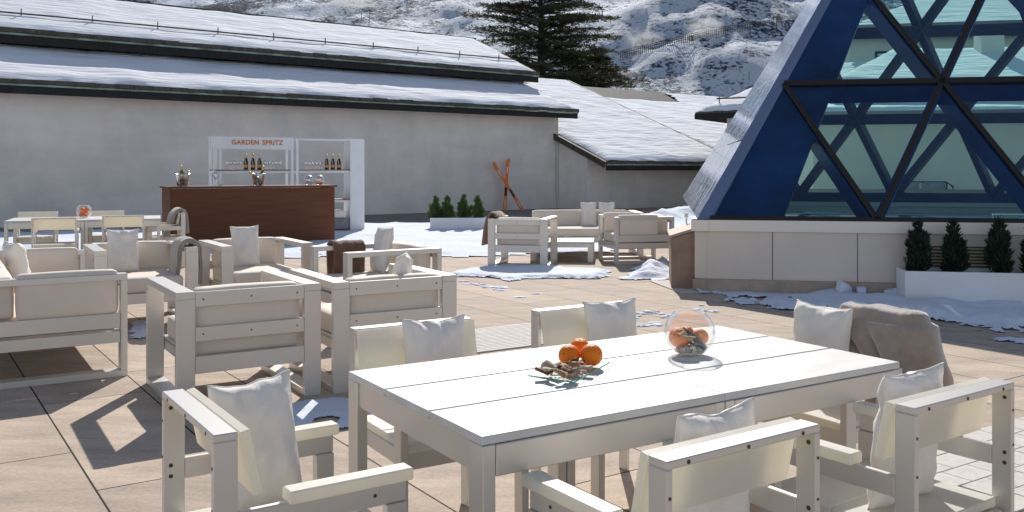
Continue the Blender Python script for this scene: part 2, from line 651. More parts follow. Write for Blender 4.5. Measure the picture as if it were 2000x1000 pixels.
def pillow(label, loc, deg, lean=0.0, w=.28, h=.40, t=.11, seed=0, roll=0.0, group='white scatter pillows', wr=1.0, pinch=1.0):
    n = 26
    vs, fs = [], []
    sd = seed * 7.3

    def P(u, v, side):
        au, av = abs(u), abs(v)
        ear = (au * av) ** 3
        x = u * w / 2 * (1 - .055 * (1 - v * v) * 1.0 + .03 * ear)
        z = v * h / 2 * (1 - .022 * (1 - u * u) + .03 * ear)
        if v > 0:
            z -= .007 * pinch * (1 - u * u) * v ** 3 * (1 + 1.2 * nz(u * 2.5 + sd, 1.7))
        th = t / 2 * (max(0, 1 - u ** 4) ** .55) * (max(0, 1 - v ** 4) ** .55)
        # creases running in from the corners and along the top seam
        cr = math.sin(u * 9 + nz(u * 2 + sd, v * 2) * 5 + sd) * max(0, v) ** 2 * (1 - u * u)
        cr2 = nz(u * 3.2 + sd, v * 3.2, sd)
        y = side * (th + (th > 1e-6) * wr * (.0095 * cr + .016 * cr2 + .006 * nz(u * 7 + sd, v * 5, sd)) * min(1, th / (t * .25)))
        y += .010 * nz(u * 1.5 + sd + 9, v * 1.5) + .012 * ear * math.sin(sd + u * 2 + v)
        return Vector((x, y, z + h / 2))
    for side in (1, -1):
        for i in range(n + 1):
            for j in range(n + 1):
                u = math.sin((-1 + 2 * i / n) * math.pi / 2)
                v = math.sin((-1 + 2 * j / n) * math.pi / 2)
                vs.append(P(u, v, side))
    o = (n + 1) ** 2
    for i in range(n):
        for j in range(n):
            a, b, c, d = i * (n + 1) + j, (i + 1) * (n + 1) + j, (i + 1) * (n + 1) + j + 1, i * (n + 1) + j + 1
            fs.append((a, d, c, b))
            fs.append((o + a, o + b, o + c, o + d))
    mb = MB()
    mb.add(vs, fs, PIL)
    # seam piping
    loop = [P(-1 + 2 * k / 20, -1, 0) for k in range(20)] + [P(1, -1 + 2 * k / 20, 0) for k in range(20)] + \
           [P(1 - 2 * k / 20, 1, 0) for k in range(20)] + [P(-1, 1 - 2 * k / 20, 0) for k in range(21)]
    mb.tube(loop, .0028, PIL, 5, False)
    ob = mb.build('scatter_pillow', None, True, fix=False)
    b = bmesh.new()
    b.from_mesh(ob.data)
    bmesh.ops.remove_doubles(b, verts=b.verts, dist=1e-5)
    bmesh.ops.recalc_face_normals(b, faces=b.faces)
    b.to_mesh(ob.data)
    b.free()
    ob.location = loc
    ob.rotation_euler = (Matrix.Rotation(R(deg), 3, 'Z') @ Matrix.Rotation(R(-lean), 3, 'X') @ Matrix.Rotation(R(roll), 3, 'Y')).to_euler()
    tag(ob, label, 'pillow', group)
    return ob


def drape(name, label, path, width, m, loc, deg, seed=0, amp=.014, flare=0.0, thick=.012, freq=9.0, layers=1, cat='blanket', skew=0.0, group='throws left on the seats'):
    """cloth hung over a bar: path is the cross-section (a, z) in the local x-z plane, width runs along local y"""
    pts = [Vector((a, 0, z)) for a, z in path]
    # resample with a smooth curve
    ln = [0]
    for i in range(1, len(pts)):
        ln.append(ln[-1] + (pts[i] - pts[i - 1]).length)
    ns = 44
    nw = 34

    def samp(s):
        s *= ln[-1]
        for i in range(1, len(ln)):
            if s <= ln[i] + 1e-9:
                k = (s - ln[i - 1]) / (ln[i] - ln[i - 1])
                return pts[i - 1].lerp(pts[i], k)
        return pts[-1]
    base = [samp(i / ns) for i in range(ns + 1)]
    for _ in range(3):
        base = [base[0]] + [(base[i - 1] + base[i] * 2 + base[i + 1]) / 4 for i in range(1, ns)] + [base[-1]]
    itop = max(range(ns + 1), key=lambda i: base[i].z)
    mb = MB()
    for lay in range(layers):
        vs, fs = [], []
        for i in range(ns + 1):
            t = (base[min(ns, i + 1)] - base[max(0, i - 1)]).normalized()
            nrm = Vector((-t.z, 0, t.x))
            if nrm.z < 0 and abs(i - itop) < 4:
                nrm = -nrm
            away = abs(i - itop) / ns
            for j in range(nw + 1):
                v = j / nw * 2 - 1
                fold = math.sin(v * freq + seed + 1.6 * nz(v * 1.3 + seed, i / ns * 2.0)) * (.25 + 1.5 * away)
                soft = nz(v * 2.3 + seed, i / ns * 3.1, seed)
                d = amp * (fold * .8 + soft * 1.2) + lay * (thick * 1.3)
                y = v * width / 2 * (1 + flare * away) + .02 * nz(i / ns * 4 + seed, v, 4) + skew * (base[itop].z - base[i].z)
                q = base[i] + nrm * d
                q.z += .012 * nz(v * 2 + seed, 3.3) * (2 * away)
                vs.append(Vector((q.x, y, q.z)))
        for i in range(ns):
            for j in range(nw):
                a = i * (nw + 1) + j
                fs.append((a, a + 1, a + nw + 2, a + nw + 1))
        mb.add(vs, fs, m)
    o = mb.build(name, None, True)
    sm = o.modifiers.new('thickness', 'SOLIDIFY')
    sm.thickness = thick
    sm.offset = 0
    o.location = loc
    o.rotation_euler = (0, 0, R(deg))
    tag(o, label, cat, group)
    return o


def loc2w(o, x, y, z=0):
    c, s = math.cos(o.rotation_euler.z), math.sin(o.rotation_euler.z)
    return Vector((o.location.x + c * x - s * y, o.location.y + s * x + c * y, o.location.z + z))


# ---- main dining table and its six chairs
T1 = put(dining_table('long white board-topped table holding the orange plate and glass bowl', 'dining tables'), .407, 3.155, 0, 32.1)
G1 = 'chairs round the near dining table'
proto = dining_chair('chair with its side to us at the near left end of the front table', G1)
put(proto, -.834, 2.345, 0, 123.5)
spots = [
    (-.417, 3.721, 31, 'chair behind the front table nearest its left corner, pillow on it'),
    (.299, 4.175, 32, 'chair behind the front table, straight above the plate of oranges'),
    (1.535, 3.92, 302, 'chair at the right end of the front table under a taupe blanket'),
    (1.250, 2.520, 215, 'chair with its back to us at far right, tall pillow behind its open back'),
    (.537, 2.084, 214.3, 'chair with its back to us below the middle of the front table'),
]
chairs = [proto]
for x, y, a, lb in spots:
    c = copy_tree(proto)
    c['label'] = lb
    put(c, x, y, 0, a)
    chairs.append(c)
C6, C1, C2, C3, C4, C5 = chairs

# ---- far dining table
T2 = put(copy_tree(T1), -5.83, 12.60, 0, 21)
T2.scale = (1.11, 1, 1)
T2['label'] = 'far white dining table by the wall, round bowl of oranges on it'
G2 = 'chairs round the far dining table'
fars = [(-5.755, 11.55, 203, 'left one of two chairs showing their backs at the far table'),
        (-5.120, 12.10, 201, 'right one of two chairs showing their backs at the far table'),
        (-6.80, 13.20, 21, 'left one of two chairs behind the far table against the grey wall'),
        (-5.97, 13.50, 21, 'right one of two chairs behind the far table, partly behind the fruit bowl'),
        (-4.72, 13.20, 296, 'chair at the right end of the far table before the brown counter')]
FC = []
for x, y, a, lb in fars:
    c = copy_tree(proto)
    c['label'] = lb
    c['group'] = G2
    put(c, x, y, 0, a)
    FC.append(c)

# ---- lounge corner on the left
GL = 'lounge armchairs of the left seating group'
A1 = put(lounge('armchair with its slatted back to us, casting a square looped shadow', 'armchair', group=GL), -1.785, 5.842, 0, 212)
A2 = put(copy_tree(A1), -.969, 6.306, 0, 211)
A2['label'] = 'armchair with its back to us behind the front table, small pillow peeking over it'
S4 = put(copy_tree(A1), -1.238, 8.307, 0, 303.6)
S4['label'] = 'armchair turned sideways with a dark brown throw on its far arm'
S2 = put(copy_tree(A1), -3.431, 8.463, 0, 30.7)
S2['label'] = 'armchair facing us with a pale taupe throw over one arm'
S3 = put(copy_tree(A1), -2.507, 8.952, 0, 32.0)
S3['label'] = 'armchair facing us below the brown counter with one upright pillow'
S1 = put(lounge('long sofa cut by the left frame edge, its looped end frame towards us', 'sofa', W=2.2, side_cushions=True, nseat=3, name='lounge_sofa'), -3.56, 6.90, 0, 122)

# ---- lounge corner on the right
GR = 'lounge armchairs of the right seating group'
R1 = put(copy_tree(A1), .169, 13.41, 0, 168)
R1['label'] = 'armchair showing its slatted back with a tan throw on its left arm'
R1['group'] = GR
R3 = put(lounge('armchair seen from its closed side next to the brown stone block', 'armchair', group=GR, side_cushions=True), 1.86, 13.85, 0, 282)
R2 = put(lounge('long low sofa facing us by the wall with two pillows', 'sofa', W=1.75, arms=(0, 1), nseat=1, name='lounge_sofa'), 1.22, 15.15, 0, 2)
CT = put(low_table('low white coffee table between the two right armchairs'), .80, 14.30, 0, -6)

# ---- pillows
s = 0.435


def on(chair, x, y, z, label, rel=0, lean=12, **k):
    p = loc2w(chair, x, y, z)
    return pillow(label, p, math.degrees(chair.rotation_euler.z) + rel, lean, **k)


on(C1, .035, -.19, .44, 'white pillow leaning in the chair at the left back corner of the front table', seed=1, pinch=1.6, lean=6, h=.375, t=.10, w=.26)
on(C2, .062, -.19, .44, 'white pillow leaning in the chair straight behind the oranges', seed=2, lean=6, h=.375, t=.10, w=.27)
on(C3, -.13, -.19, .44, 'white pillow beside the taupe blanket at the right end of the table', seed=3, w=.30, lean=6, h=.375, t=.10)
on(C4, .02, -.19, .44, 'tall white pillow seen through the open back of the right-hand chair', seed=4, h=.385, lean=6, t=.10)
on(C5, -.06, -.19, .44, 'white pillow whose crumpled top shows above the near middle chair back', seed=5, h=.375, lean=6, t=.10, w=.27)
pillow('big white pillow standing crosswise in the near left chair', (-.70, 2.60, .445), 33, 10, w=.235, h=.355, seed=6, roll=-4)
on(S2, -.12, .10, .44, 'cream pillow propped on the armchair that has the pale throw', seed=7, w=.27)
on(S3, -.05, .10, .44, 'cream pillow propped on the armchair below the brown counter', seed=8, w=.27)
on(S4, -.20, .12, .44, 'cream pillow beside the dark brown throw', seed=9, w=.29, h=.42)
on(A2, -.10, .16, .44, 'small white pillow peeking over the back of the armchair by the table', seed=10, w=.17, h=.39, t=.13, rel=60)
on(S1, .61, .06, .44, 'plump white pillow on the sofa at the left frame edge', seed=11, w=.30, h=.38, t=.15, rel=8)
on(R2, .07, .20, .44, 'left one of two pillows on the long sofa by the wall', seed=12, w=.26, lean=10)
on(R2, .37, .20, .44, 'right one of two pillows on the long sofa by the wall', seed=13, w=.26, lean=10, rel=-6)

# ---- throws
AX = .86 / 2 - LW / 2
p = loc2w(S2, AX, -.18, 0)
drape('throw_blanket', 'folded pale taupe throw over the arm of a cream armchair',
      [(-.10, .40), (-.085, .55), (-.07, .68), (-.03, .725), (.03, .725), (.072, .68), (.08, .5), (.09, .34)], .30, LIGHTTAUPE, p, 30.7, 1, .010, layers=3)
p = loc2w(S4, -AX, -.12, 0)
drape('throw_blanket', 'dark brown throw hanging over an armchair arm',
      [(-.085, .30), (-.078, .5), (-.068, .68), (-.03, .715), (.03, .715), (.07, .68), (.078, .5), (.085, .34)], .30, BROWNTHROW, p, 303.6, 2, .008, layers=2)
p = loc2w(R1, AX, .16, 0)
drape('throw_blanket', 'tan throw rounding over the back corner of a slatted armchair',
      [(-.11, .52), (-.09, .66), (-.06, .73), (.0, .765), (.05, .73), (.085, .66), (.11, .5), (.13, .30)], .46, TANTHROW, p, 168, 3, .012, layers=2, flare=.2)
p = loc2w(FC[4], 0, 0, 0)
drape('throw_blanket', 'grey taupe throw folded over the chair at the far table end',
      [(-.17, .36), (-.14, .55), (-.09, .72), (-.02, .80), (.02, .80), (.05, .74), (.06, .6), (.065, .48)], .44, LIGHTTAUPE, loc2w(FC[4], -.02, -.05), 26, 4, .012, layers=3)


def cloak(name, label, chair, m):
    """soft blanket thrown over the near end of a chair back: top over the bar, three sides hanging in folds"""
    nu, nv = 180, 56
    xa, xb, yf, yr, rz_ = -.085, .215, -.100, .030, .07
    rc = (yr - yf) / 2
    yc = (yf + yr) / 2
    seg1, seg2, seg3 = xb - xa, math.pi * rc, xb - .02
    tot = seg1 + seg2 + seg3
    vs, fs = [], []
    for i in range(nu + 1):
        d = i / nu * tot
        if d < seg1:
            p, nrm, cx = Vector((xa + d, yf)), Vector((0, -1)), xa + d
        elif d < seg1 + seg2:
            g = -math.pi / 2 + (d - seg1) / rc
            p, nrm, cx = Vector((xb + rc * math.cos(g), yc + rc * math.sin(g))), Vector((math.cos(g), math.sin(g))), xb
        else:
            p, nrm, cx = Vector((xb - (d - seg1 - seg2), yr)), Vector((0, 1)), xb - (d - seg1 - seg2)
        u = i / nu
        drop = (.38 - .05 * min(1, d / seg1)) if d < seg1 else (.40 if d < seg1 + seg2 else .36)
        drop += .02 * nz(u * 6, 4.4)
        for j in range(nv + 1):
            v = j / nv
            tv = .20
            if v < tv:
                k = v / tv
                q = Vector((cx, yc)).lerp(p, k ** .8)
                z = .800 + .018 * (1 - k * k) + .010 * nz(cx * 9, q.y * 14, 3)
                if k > .7:
                    z -= .03 * ((k - .7) / .3) ** 2
            else:
                k = (v - tv) / (1 - tv)
                w2 = u * 27 - k * 7.5 + 1.6 * nz(u * 3.1, k * 1.3, 2)
                fold = math.sin(w2 + .75 * math.sin(w2 + .6))
                fold2 = math.sin(u * 40 - k * 4.0 + 3 * nz(u * 4, k * 2, 5))
                out = .024 + .030 * k ** .7 + (.030 * fold + .004 * fold2 + .022 * nz(u * 5, k * 3, 7)) * min(1, k * 1.9) ** .9
                q = p + nrm * out
                q.x += .20 * k * max(0, 1 - d / seg1) ** .8 if d < seg1 else 0
                q.x += .02 * k
                z = .770 - drop * k
            z += .002 * nz(u * 30, v * 18)
            vs.append(Vector((q.x, q.y, z)))
    for i in range(nu):
        for j in range(nv):
            a = i * (nv + 1) + j
            fs.append((a, a + 1, a + nv + 2, a + nv + 1))
    mb = MB()
    mb.add(vs, fs, m)
    o = mb.build(name, None, True)
    sm = o.modifiers.new('thickness', 'SOLIDIFY')
    sm.thickness = .009
    sm.offset = 1
    o.location = chair.location
    o.rotation_euler = chair.rotation_euler
    tag(o, label, 'blanket', 'throws left on the seats')
    return o


cloak('throw_blanket', 'large soft taupe blanket slung over a chair back', C3, TAUPE)


# ------------------------------------------------------------------ things on the tables
def orange(mb_name, label, loc, r, rot, group, stem=True):
    mb = MB()
    n, k = 28, 18
    prof = []
    for i in range(k + 1):
        a = math.pi * i / k
        rr = r * math.sin(a) * (1 + .01 * math.sin(3 * a))
        zz = -r * .96 * math.cos(a)
        if i == k:
            rr = .0001
        if i >= k - 1:
            zz -= r * .02
        prof.append((max(rr, .0001), zz))
    mb.lathe(prof, ORANGE, n)
    o = mb.build(mb_name, None, True)
    o.location = loc
    o.rotation_euler = rot
    tag(o, label, 'fruit', group)
    if stem:
        m2 = MB()
        m2.lathe([(.0001, r * .92), (r * .07, r * .93), (r * .06, r * .96), (.0001, r * .965)], STEM, 8)
        m2.build('stem_end', o, True)
    return o


zt = .72
# glass plate: square sheet, corner towards us
pc = at(1111, 722, zt)
ang = R(14)


def plate_corner(px, py, z):
    return at(px, py, z)


pw = [at(1032, 734, zt + .016), at(1122, 747, zt + .012), at(1191, 708, zt + .018), at(1085, 698, zt + .014)]
mb = MB()
n = 12
vs, fs = [], []
for i in range(n + 1):
    for j in range(n + 1):
        u, v = i / n, j / n
        q = pw[0].lerp(pw[1], u).lerp(pw[3].lerp(pw[2], u), v)
        e = max(abs(u - .5), abs(v - .5)) * 2
        q.z = zt + .004 + (q.z - zt - .002) * e ** 3
        vs.append(q)
for i in range(n):
    for j in range(n):
        a = i * (n + 1) + j
        fs.append((a, a + n + 1, a + n + 2, a + 1))
c0 = sum((v for v in vs), Vector()) / len(vs)
c0.z = zt
mb.add([v - c0 for v in vs], fs, CLEAR)
pl = mb.build('glass_plate', None, True)
pl.location = c0
tag(pl, 'square glass plate with green edges holding oranges and dried bark', 'plate')
mb = MB()
rim = [pw[0].lerp(pw[1], k / 8) for k in range(9)] + [pw[1].lerp(pw[2], k / 8) for k in range(1, 9)] + \
      [pw[2].lerp(pw[3], k / 8) for k in range(1, 9)] + [pw[3].lerp(pw[0], k / 8) for k in range(1, 9)]
for i in range(len(rim) - 1):
    a, b = rim[i] - c0, rim[i + 1] - c0
    m_ = GREENEDGE if i < 16 else CLEAR
    mb.beam(a - (b - a) * .05, b + (b - a) * .05, .002, .0042, m_, bev=.0005)
mb.build('green_edge', pl)
GO = 'oranges on the glass plate'
orr = .0375
orange('orange', 'front left orange of three on the glass plate', at(1112, 717, zt + .004) + Vector((0, .012, orr)), orr, (R(70), R(-20), R(-30)), GO)
orange('orange', 'front right orange of three on the glass plate', at(1156, 716, zt + .006) + Vector((0, .012, orr)), orr * 1.03, (R(60), R(60), R(20)), GO)
orange('orange', 'orange at the back of three on the glass plate', at(1133, 702, zt + .006) + Vector((0, .015, orr)), orr * .95, (R(20), 0, 0), GO)


def chip(label, loc, size, m, seed, group, curl=1.0, name='bark_piece'):
    """curled shaving of dried bark or pod"""
    rnd = random.Random(seed)
    mb = MB()
    nu, nv = 9, 6
    vs, fs = [], []
    arc = curl * (1.7 + rnd.random() * 1.2)
    for sgn in (0, 1):
        for i in range(nu + 1):
            for j in range(nv + 1):
                a = (i / nu - .5) * arc
                rr = size * .42 * (1 - .14 * sgn) * (1 + .16 * nz(i * .9 + seed, j * .8))
                vs.append(Vector((rr * math.sin(a), (j / nv - .5) * size * (1.1 + .2 * nz(i + seed, 5)), rr * math.cos(a) * .85)))
    o = (nu + 1) * (nv + 1)
    for i in range(nu):
        for j in range(nv):
            a = i * (nv + 1) + j
            fs.append((a, a + nv + 1, a + nv + 2, a + 1))
            fs.append((o + a, o + a + 1, o + a + nv + 2, o + a + nv + 1))
    ring = [j for j in range(nv + 1)] + [i * (nv + 1) + nv for i in range(1, nu + 1)] + [nu * (nv + 1) + j for j in range(nv - 1, -1, -1)] + [i * (nv + 1) for i in range(nu - 1, 0, -1)]
    for k in range(len(ring)):
        a, b = ring[k], ring[(k + 1) % len(ring)]
        fs.append((a, b, o + b, o + a))
    mb.add(vs, fs, m)
    ob = mb.build(name, None, True)
    ob.location = loc
    ob.rotation_euler = (rnd.uniform(-.6, .6), rnd.uniform(-.8, .8), rnd.uniform(0, 6.28))
    tag(ob, label, 'dried bark', group)
    return ob


GB = 'dried bark and pods on the plate'
chips = [(1056, 731, .034, BARK), (1074, 722, .036, PALEBARK), (1072, 733, .030, PALEBARK), (1085, 728, .036, BARK), (1098, 727, .032, TANBARK),
         (1094, 738, .030, TANBARK), (1108, 740, .026, TANBARK), (1116, 719, .042, BARK), (1126, 722, .034, TANBARK), (1142, 724, .036, PALEBARK),
         (1122, 733, .036, BARK), (1106, 733, .026, BARK), (1087, 717, .028, PALEBARK), (1135, 714, .022, BLACKBARK)]
nm = {BARK: 'dark brown bark curl among the dried pods on the plate', TANBARK: 'golden brown bark curl among the dried pods on the plate',
      PALEBARK: 'pale dried pod shell on the glass plate', BLACKBARK: 'black bark scrap beside the oranges on the plate'}
for k, (px, py, sz, m_) in enumerate(chips):
    chip(nm[m_], at(px, py, zt + .018) + Vector((0, 0, .005 * (k % 3))), sz * 1.3, m_, k + 1, GB)


def pebbles(name, label, center, rad, count, seed, parent=None, flat=1.0, size=(.005, .011)):
    rnd = random.Random(seed)
    mb = MB()
    for k in range(count):
        a, rr = rnd.uniform(0, 6.28), rad * math.sqrt(rnd.random())
        h = rnd.uniform(0, .018) * flat
        sc = rnd.uniform(*size)
        M = Matrix.Rotation(rnd.uniform(0, 6), 3, 'Z') @ Matrix.Diagonal((sc * 1.3, sc, sc * .75))
        mb.lathe([(.001, -1), (.6, -.8), (1, 0), (.65, .75), (.001, 1)], PEBBLE, 7, (rr * math.cos(a), rr * math.sin(a), h + sc * .6), M)
    o = mb.build(name, None, True)
    o.location = center
    tag(o, label, 'pebbles', None, 'stuff')
    return o


pebbles('white_pebbles', 'little white pebbles scattered on the glass plate', Vector((c0.x + .005, c0.y - .01, zt + .006)), .055, 60, 5, flat=.3, size=(.003, .006))


def fish_bowl(label, loc, r, group):
    mb = MB()
    prof = []
    a0, a1 = R(28), R(143)
    for i in range(26):
        a = a0 + (a1 - a0) * i / 25
        prof.append((r * math.sin(a), r * .93 * (math.cos(a0) - math.cos(a)) + .004))
    outer = [(.0005, .0)] + [(r * math.sin(a0) * .98, .0)] + prof
    mb.lathe(outer, CLEAR, 48)
    mb.lathe([(.0005, .006), (r * math.sin(a0) * .9, .006)] + [(max(.001, q[0] - .0035), q[1] + .003) for q in prof[2:]], CLEAR, 48)
    rx, rz = prof[-1]
    mb.lathe([(rx, rz), (rx + .0025, rz + .002), (rx, rz + .005), (rx - .0035, rz + .003)], CLEAR, 48)
    o = mb.build('glass_bowl', None, True)
    o.location = loc
    tag(o, label, 'bowl', group)
    return o


bl = at(1347, 693, zt) + Vector((0, 0, .001))
BR = .094
fish_bowl('large round glass bowl of pebbles, bark and oranges on the front table', bl, BR, 'round glass bowls')
GBO = 'oranges inside the near glass bowl'
orange('orange', 'big orange at the left inside the near glass bowl', bl + Vector((-.038, .006, .062)), .038, (R(40), 0, 0), GBO)
orange('orange', 'orange at the right inside the near glass bowl', bl + Vector((.043, .022, .060)), .031, (R(30), R(30), 0), GBO)
orange('orange', 'orange at the back inside the near glass bowl', bl + Vector((-.004, .048, .062)), .034, (R(60), R(30), 0), GBO)
pebbles('bowl_pebbles', 'small cream and brown pebbles in the bottom of the near bowl', bl + Vector((0, 0, .008)), .048, 190, 9)
chip('golden bark curl standing in the near glass bowl', bl + Vector((-.012, -.040, .060)), .042, TANBARK, 33, 'bark in the bowl', 1.1)
chip('honey coloured bark roll behind the curl in the near bowl', bl + Vector((-.034, -.030, .075)), .030, TANBARK, 35, 'bark in the bowl', 1.3)
mb = MB()
mb.tube([(-.03, .02, .098), (-.01, .008, .083), (.025, -.012, .052), (.05, -.02, .03)], [.008, .012, .013, .008], BLACKBARK, 7)
o = mb.build('bark_stick', None, True)
o.location = bl + Vector((.005, -.012, -.004))
tag(o, 'black charred stick of bark slanting in the near bowl', 'dried bark')

b2 = atY(164, 425, 12.68)
b2.z = .722
fish_bowl('round glass bowl packed with oranges on the far table', b2, .105, 'round glass bowls')
GBF = 'oranges inside the far glass bowl'
for k, (dx, dy, dz) in enumerate(((-.038, -.02, .05), (.04, -.01, .05), (0, .04, .05), (-.005, -.03, .105), (.028, .025, .11))):
    orange('orange', ('orange low in the far glass bowl' if k < 3 else 'orange piled on top in the far glass bowl'), b2 + Vector((dx, dy, dz)), .036, (k, 1, 0), GBF, False)

gl = at(1106, 465, .30)
mb = MB()
for sx in (-1, 1):
    mb.box((sx * .043, 0, .045), (.008, .094, .09), CLEAR, .001)
    mb.box((0, sx * .043, .045), (.078, .008, .09), CLEAR, .001)
mb.box((0, 0, .006), (.076, .076, .012), ICEIN, .001)
o = mb.build('candle_glass')
o.location = Vector((gl.x, gl.y, .301))
tag(o, 'small square candle glass on the low coffee table', 'candle holder')


# ------------------------------------------------------------------ bar
BARDEG = 32.0
cd, sd_ = math.cos(R(BARDEG)), math.sin(R(BARDEG))
bar = empty('bar_counter', (-3.31, 17.21, 0), BARDEG)
tag(bar, 'long dark brown wooden bar counter standing on the snowy terrace', 'bar counter')
BL, BD = 2.95, .72
mb = MB()
mb.box((-BL / 2, .012, .55), (BL - .03, .024, 1.0), WOOD, .002)
mb.build('front_panel', bar)
for x in (-BL + .013, -.013):
    mb = MB()
    mb.box((x, BD / 2 + .012, .55), (.024, BD - .03, 1.0), WOOD, .002)
    mb.build('end_panel', bar)
mb = MB()
mb.box((-BL / 2, BD / 2, 1.072), (BL + .06, BD + .06, .034), WOOD, .003)
mb.build('counter_top', bar)
mb = MB()
for x in (-.12, -1.0, -2.0, -BL + .12):
    for y in (.08, BD - .08):
        mb.tube([(x, y, 0), (x, y, .05)], .025, STEEL, 8)
mb.build('feet', bar)
BTOP = 1.089


def barpt(px, y=.3):
    """spot on the counter seen at column px"""
    k = (px - 1000) / F
    # point = origin + t*(cd,sd) + y*(-sd,cd)
    ox, oy = -3.31 - sd_ * y, 17.21 + cd * y
    t = (k * oy - ox) / (cd - k * sd_)
    return Vector((ox + t * cd, oy + t * sd_, BTOP))


def champagne(label, loc, group, glassm=BOTTLE, tilt=(0, 0, 0), s=1.0, lab=True):
    e = empty('champagne_bottle', loc)
    e.rotation_euler = tilt
    tag(e, label, 'bottle', group)
    mb = MB()
    mb.lathe([(.001, 0), (.042 * s, .0), (.0445 * s, .01), (.0445 * s, .15 * s), (.040 * s, .175 * s), (.026 * s, .215 * s), (.017 * s, .245 * s), (.0155 * s, .25 * s)], glassm, 20)
    mb.build('glass_body', e, True)
    mb = MB()
    mb.lathe([(.0215 * s, .228 * s), (.018 * s, .245 * s), (.0165 * s, .28 * s), (.020 * s, .288 * s), (.020 * s, .312 * s), (.014 * s, .318 * s), (.001, .319 * s)], GOLD, 16)
    mb.build('foil_neck', e, True)
    if lab:
        mb = MB()
        vs, fs = [], []
        k = 8
        for i in range(k + 1):
            a = R(-150 + 120 * i / k)
            h = .060 - .022 * abs(i / k * 2 - 1) ** 2
            vs += [(.0455 * math.cos(a), .0455 * math.sin(a), .07 - h / 2), (.0455 * math.cos(a), .0455 * math.sin(a), .07 + h / 2)]
        fs = [(2 * i, 2 * i + 2, 2 * i + 3, 2 * i + 1) for i in range(k)]
        mb.add(vs, fs, LABELO)
        mb.box((0, -.0452, .165), (.009, .004, .09), GOLD, .001)
        mb.build('orange_label', e)
    return e


def bucket(label, loc, group):
    mb = MB()
    mb.lathe([(.001, .0), (.088, 0), (.094, .01), (.125, .20), (.131, .215), (.128, .222), (.120, .205), (.088, .02), (.001, .018)], ICE, 32)
    o = mb.build('ice_bucket', None, True)
    o.location = loc
    tag(o, label, 'ice bucket', group)
    mb = MB()
    rnd = random.Random(int(loc.x * 100))
    for k in range(34):
        a, rr = rnd.uniform(0, 6.28), .085 * math.sqrt(rnd.random())
        M = Matrix.Rotation(rnd.uniform(0, 3), 3, (rnd.random(), rnd.random(), rnd.random() + .1))
        mb.box((rr * math.cos(a), rr * math.sin(a), .03 + .12 * rnd.random()), (.035, .035, .035), ICEIN, .006, M)
    m2 = mb.build('ice')
    m2.location = loc
    tag(m2, 'ice cubes heaped in the ' + ('left' if loc.x < -5 else 'right') + ' ice bucket', 'ice', None, 'stuff')
    return o


GBK, GBB = 'ice buckets on the counter', 'champagne bottles in the ice buckets'
k1 = barpt(357, .28)
bucket('glass ice bucket with two bottles at the left of the counter', k1, GBK)
champagne('upright gold-necked bottle in the left ice bucket', k1 + Vector((-.02, .05, .05)), GBB, GREENBOTTLE, (R(6), R(-3), 0), 1.0, False)
champagne('slanting gold-necked bottle in the left ice bucket', k1 + Vector((-.065, -.03, .03)), GBB, GREENBOTTLE, (R(6), R(40), 0), 1.0, False)
k2 = barpt(505, .28)
bucket('glass ice bucket with two bottles at the middle of the counter', k2, GBK)
champagne('upright gold-necked bottle in the middle ice bucket', k2 + Vector((.03, .05, .05)), GBB, GREENBOTTLE, (R(6), R(10), 0), 1.0, False)
champagne('slanting gold-necked bottle in the middle ice bucket', k2 + Vector((.07, -.03, .03)), GBB, GREENBOTTLE, (R(6), R(-45), 0), 1.0, False)


def wine_glass_mesh():
    mb = MB()
    mb.lathe([(.001, 0), (.030, .001), (.031, .003), (.006, .008), (.0035, .02), (.0035, .075), (.010, .085), (.030, .115), (.035, .145), (.030, .185), (.0285, .185), (.033, .145), (.028, .117), (.008, .088), (.001, .086)], STEMGLASS, 16)
    return mb


wg = wine_glass_mesh().build('wine_glass', None, True)
wg.location = barpt(421, .2)
wg.scale = (1.2, 1.2, 1.35)
tag(wg, 'tall stemmed glass standing alone on the counter', 'glass')
mb = MB()
mb.lathe([(.001, 0), (.035, 0), (.043, .075), (.040, .075), (.033, .006), (.001, .006)], CLEAR, 20)
mb.lathe([(.001, .05), (.037, .05), (.036, .012), (.001, .012)], ICEIN, 20)
o = mb.build('tumbler', None, True)
o.location = barpt(431, .2)
tag(o, 'short tumbler of something white on the counter', 'glass')
for px, lb, fill in ((603, 'left clear glass globe at the right of the counter', None), (624, 'right glass globe, orange fruit in its bottom', ORANGE)):
    mb = MB()
    r = .098
    mb.lathe([(.001, 0)] + [(r * math.sin(R(a)), r * (math.cos(R(25)) - math.cos(R(a)))) for a in range(25, 176, 6)] + [(.001, r * 1.9)], ICE, 28)
    g = mb.build('glass_globe', None, True)
    g.location = barpt(px, .30 if fill is None else .42)
    tag(g, lb, 'glass globe', 'glass globes on the counter')
    if fill:
        for k in range(4):
            orange('kumquat', 'small orange fruit in the bottom of the right glass globe', g.location + Vector((.035 * math.cos(k * 1.57), .035 * math.sin(k * 1.57), .035)), .026, (k, 0, 0), 'small fruit in the globe', False)

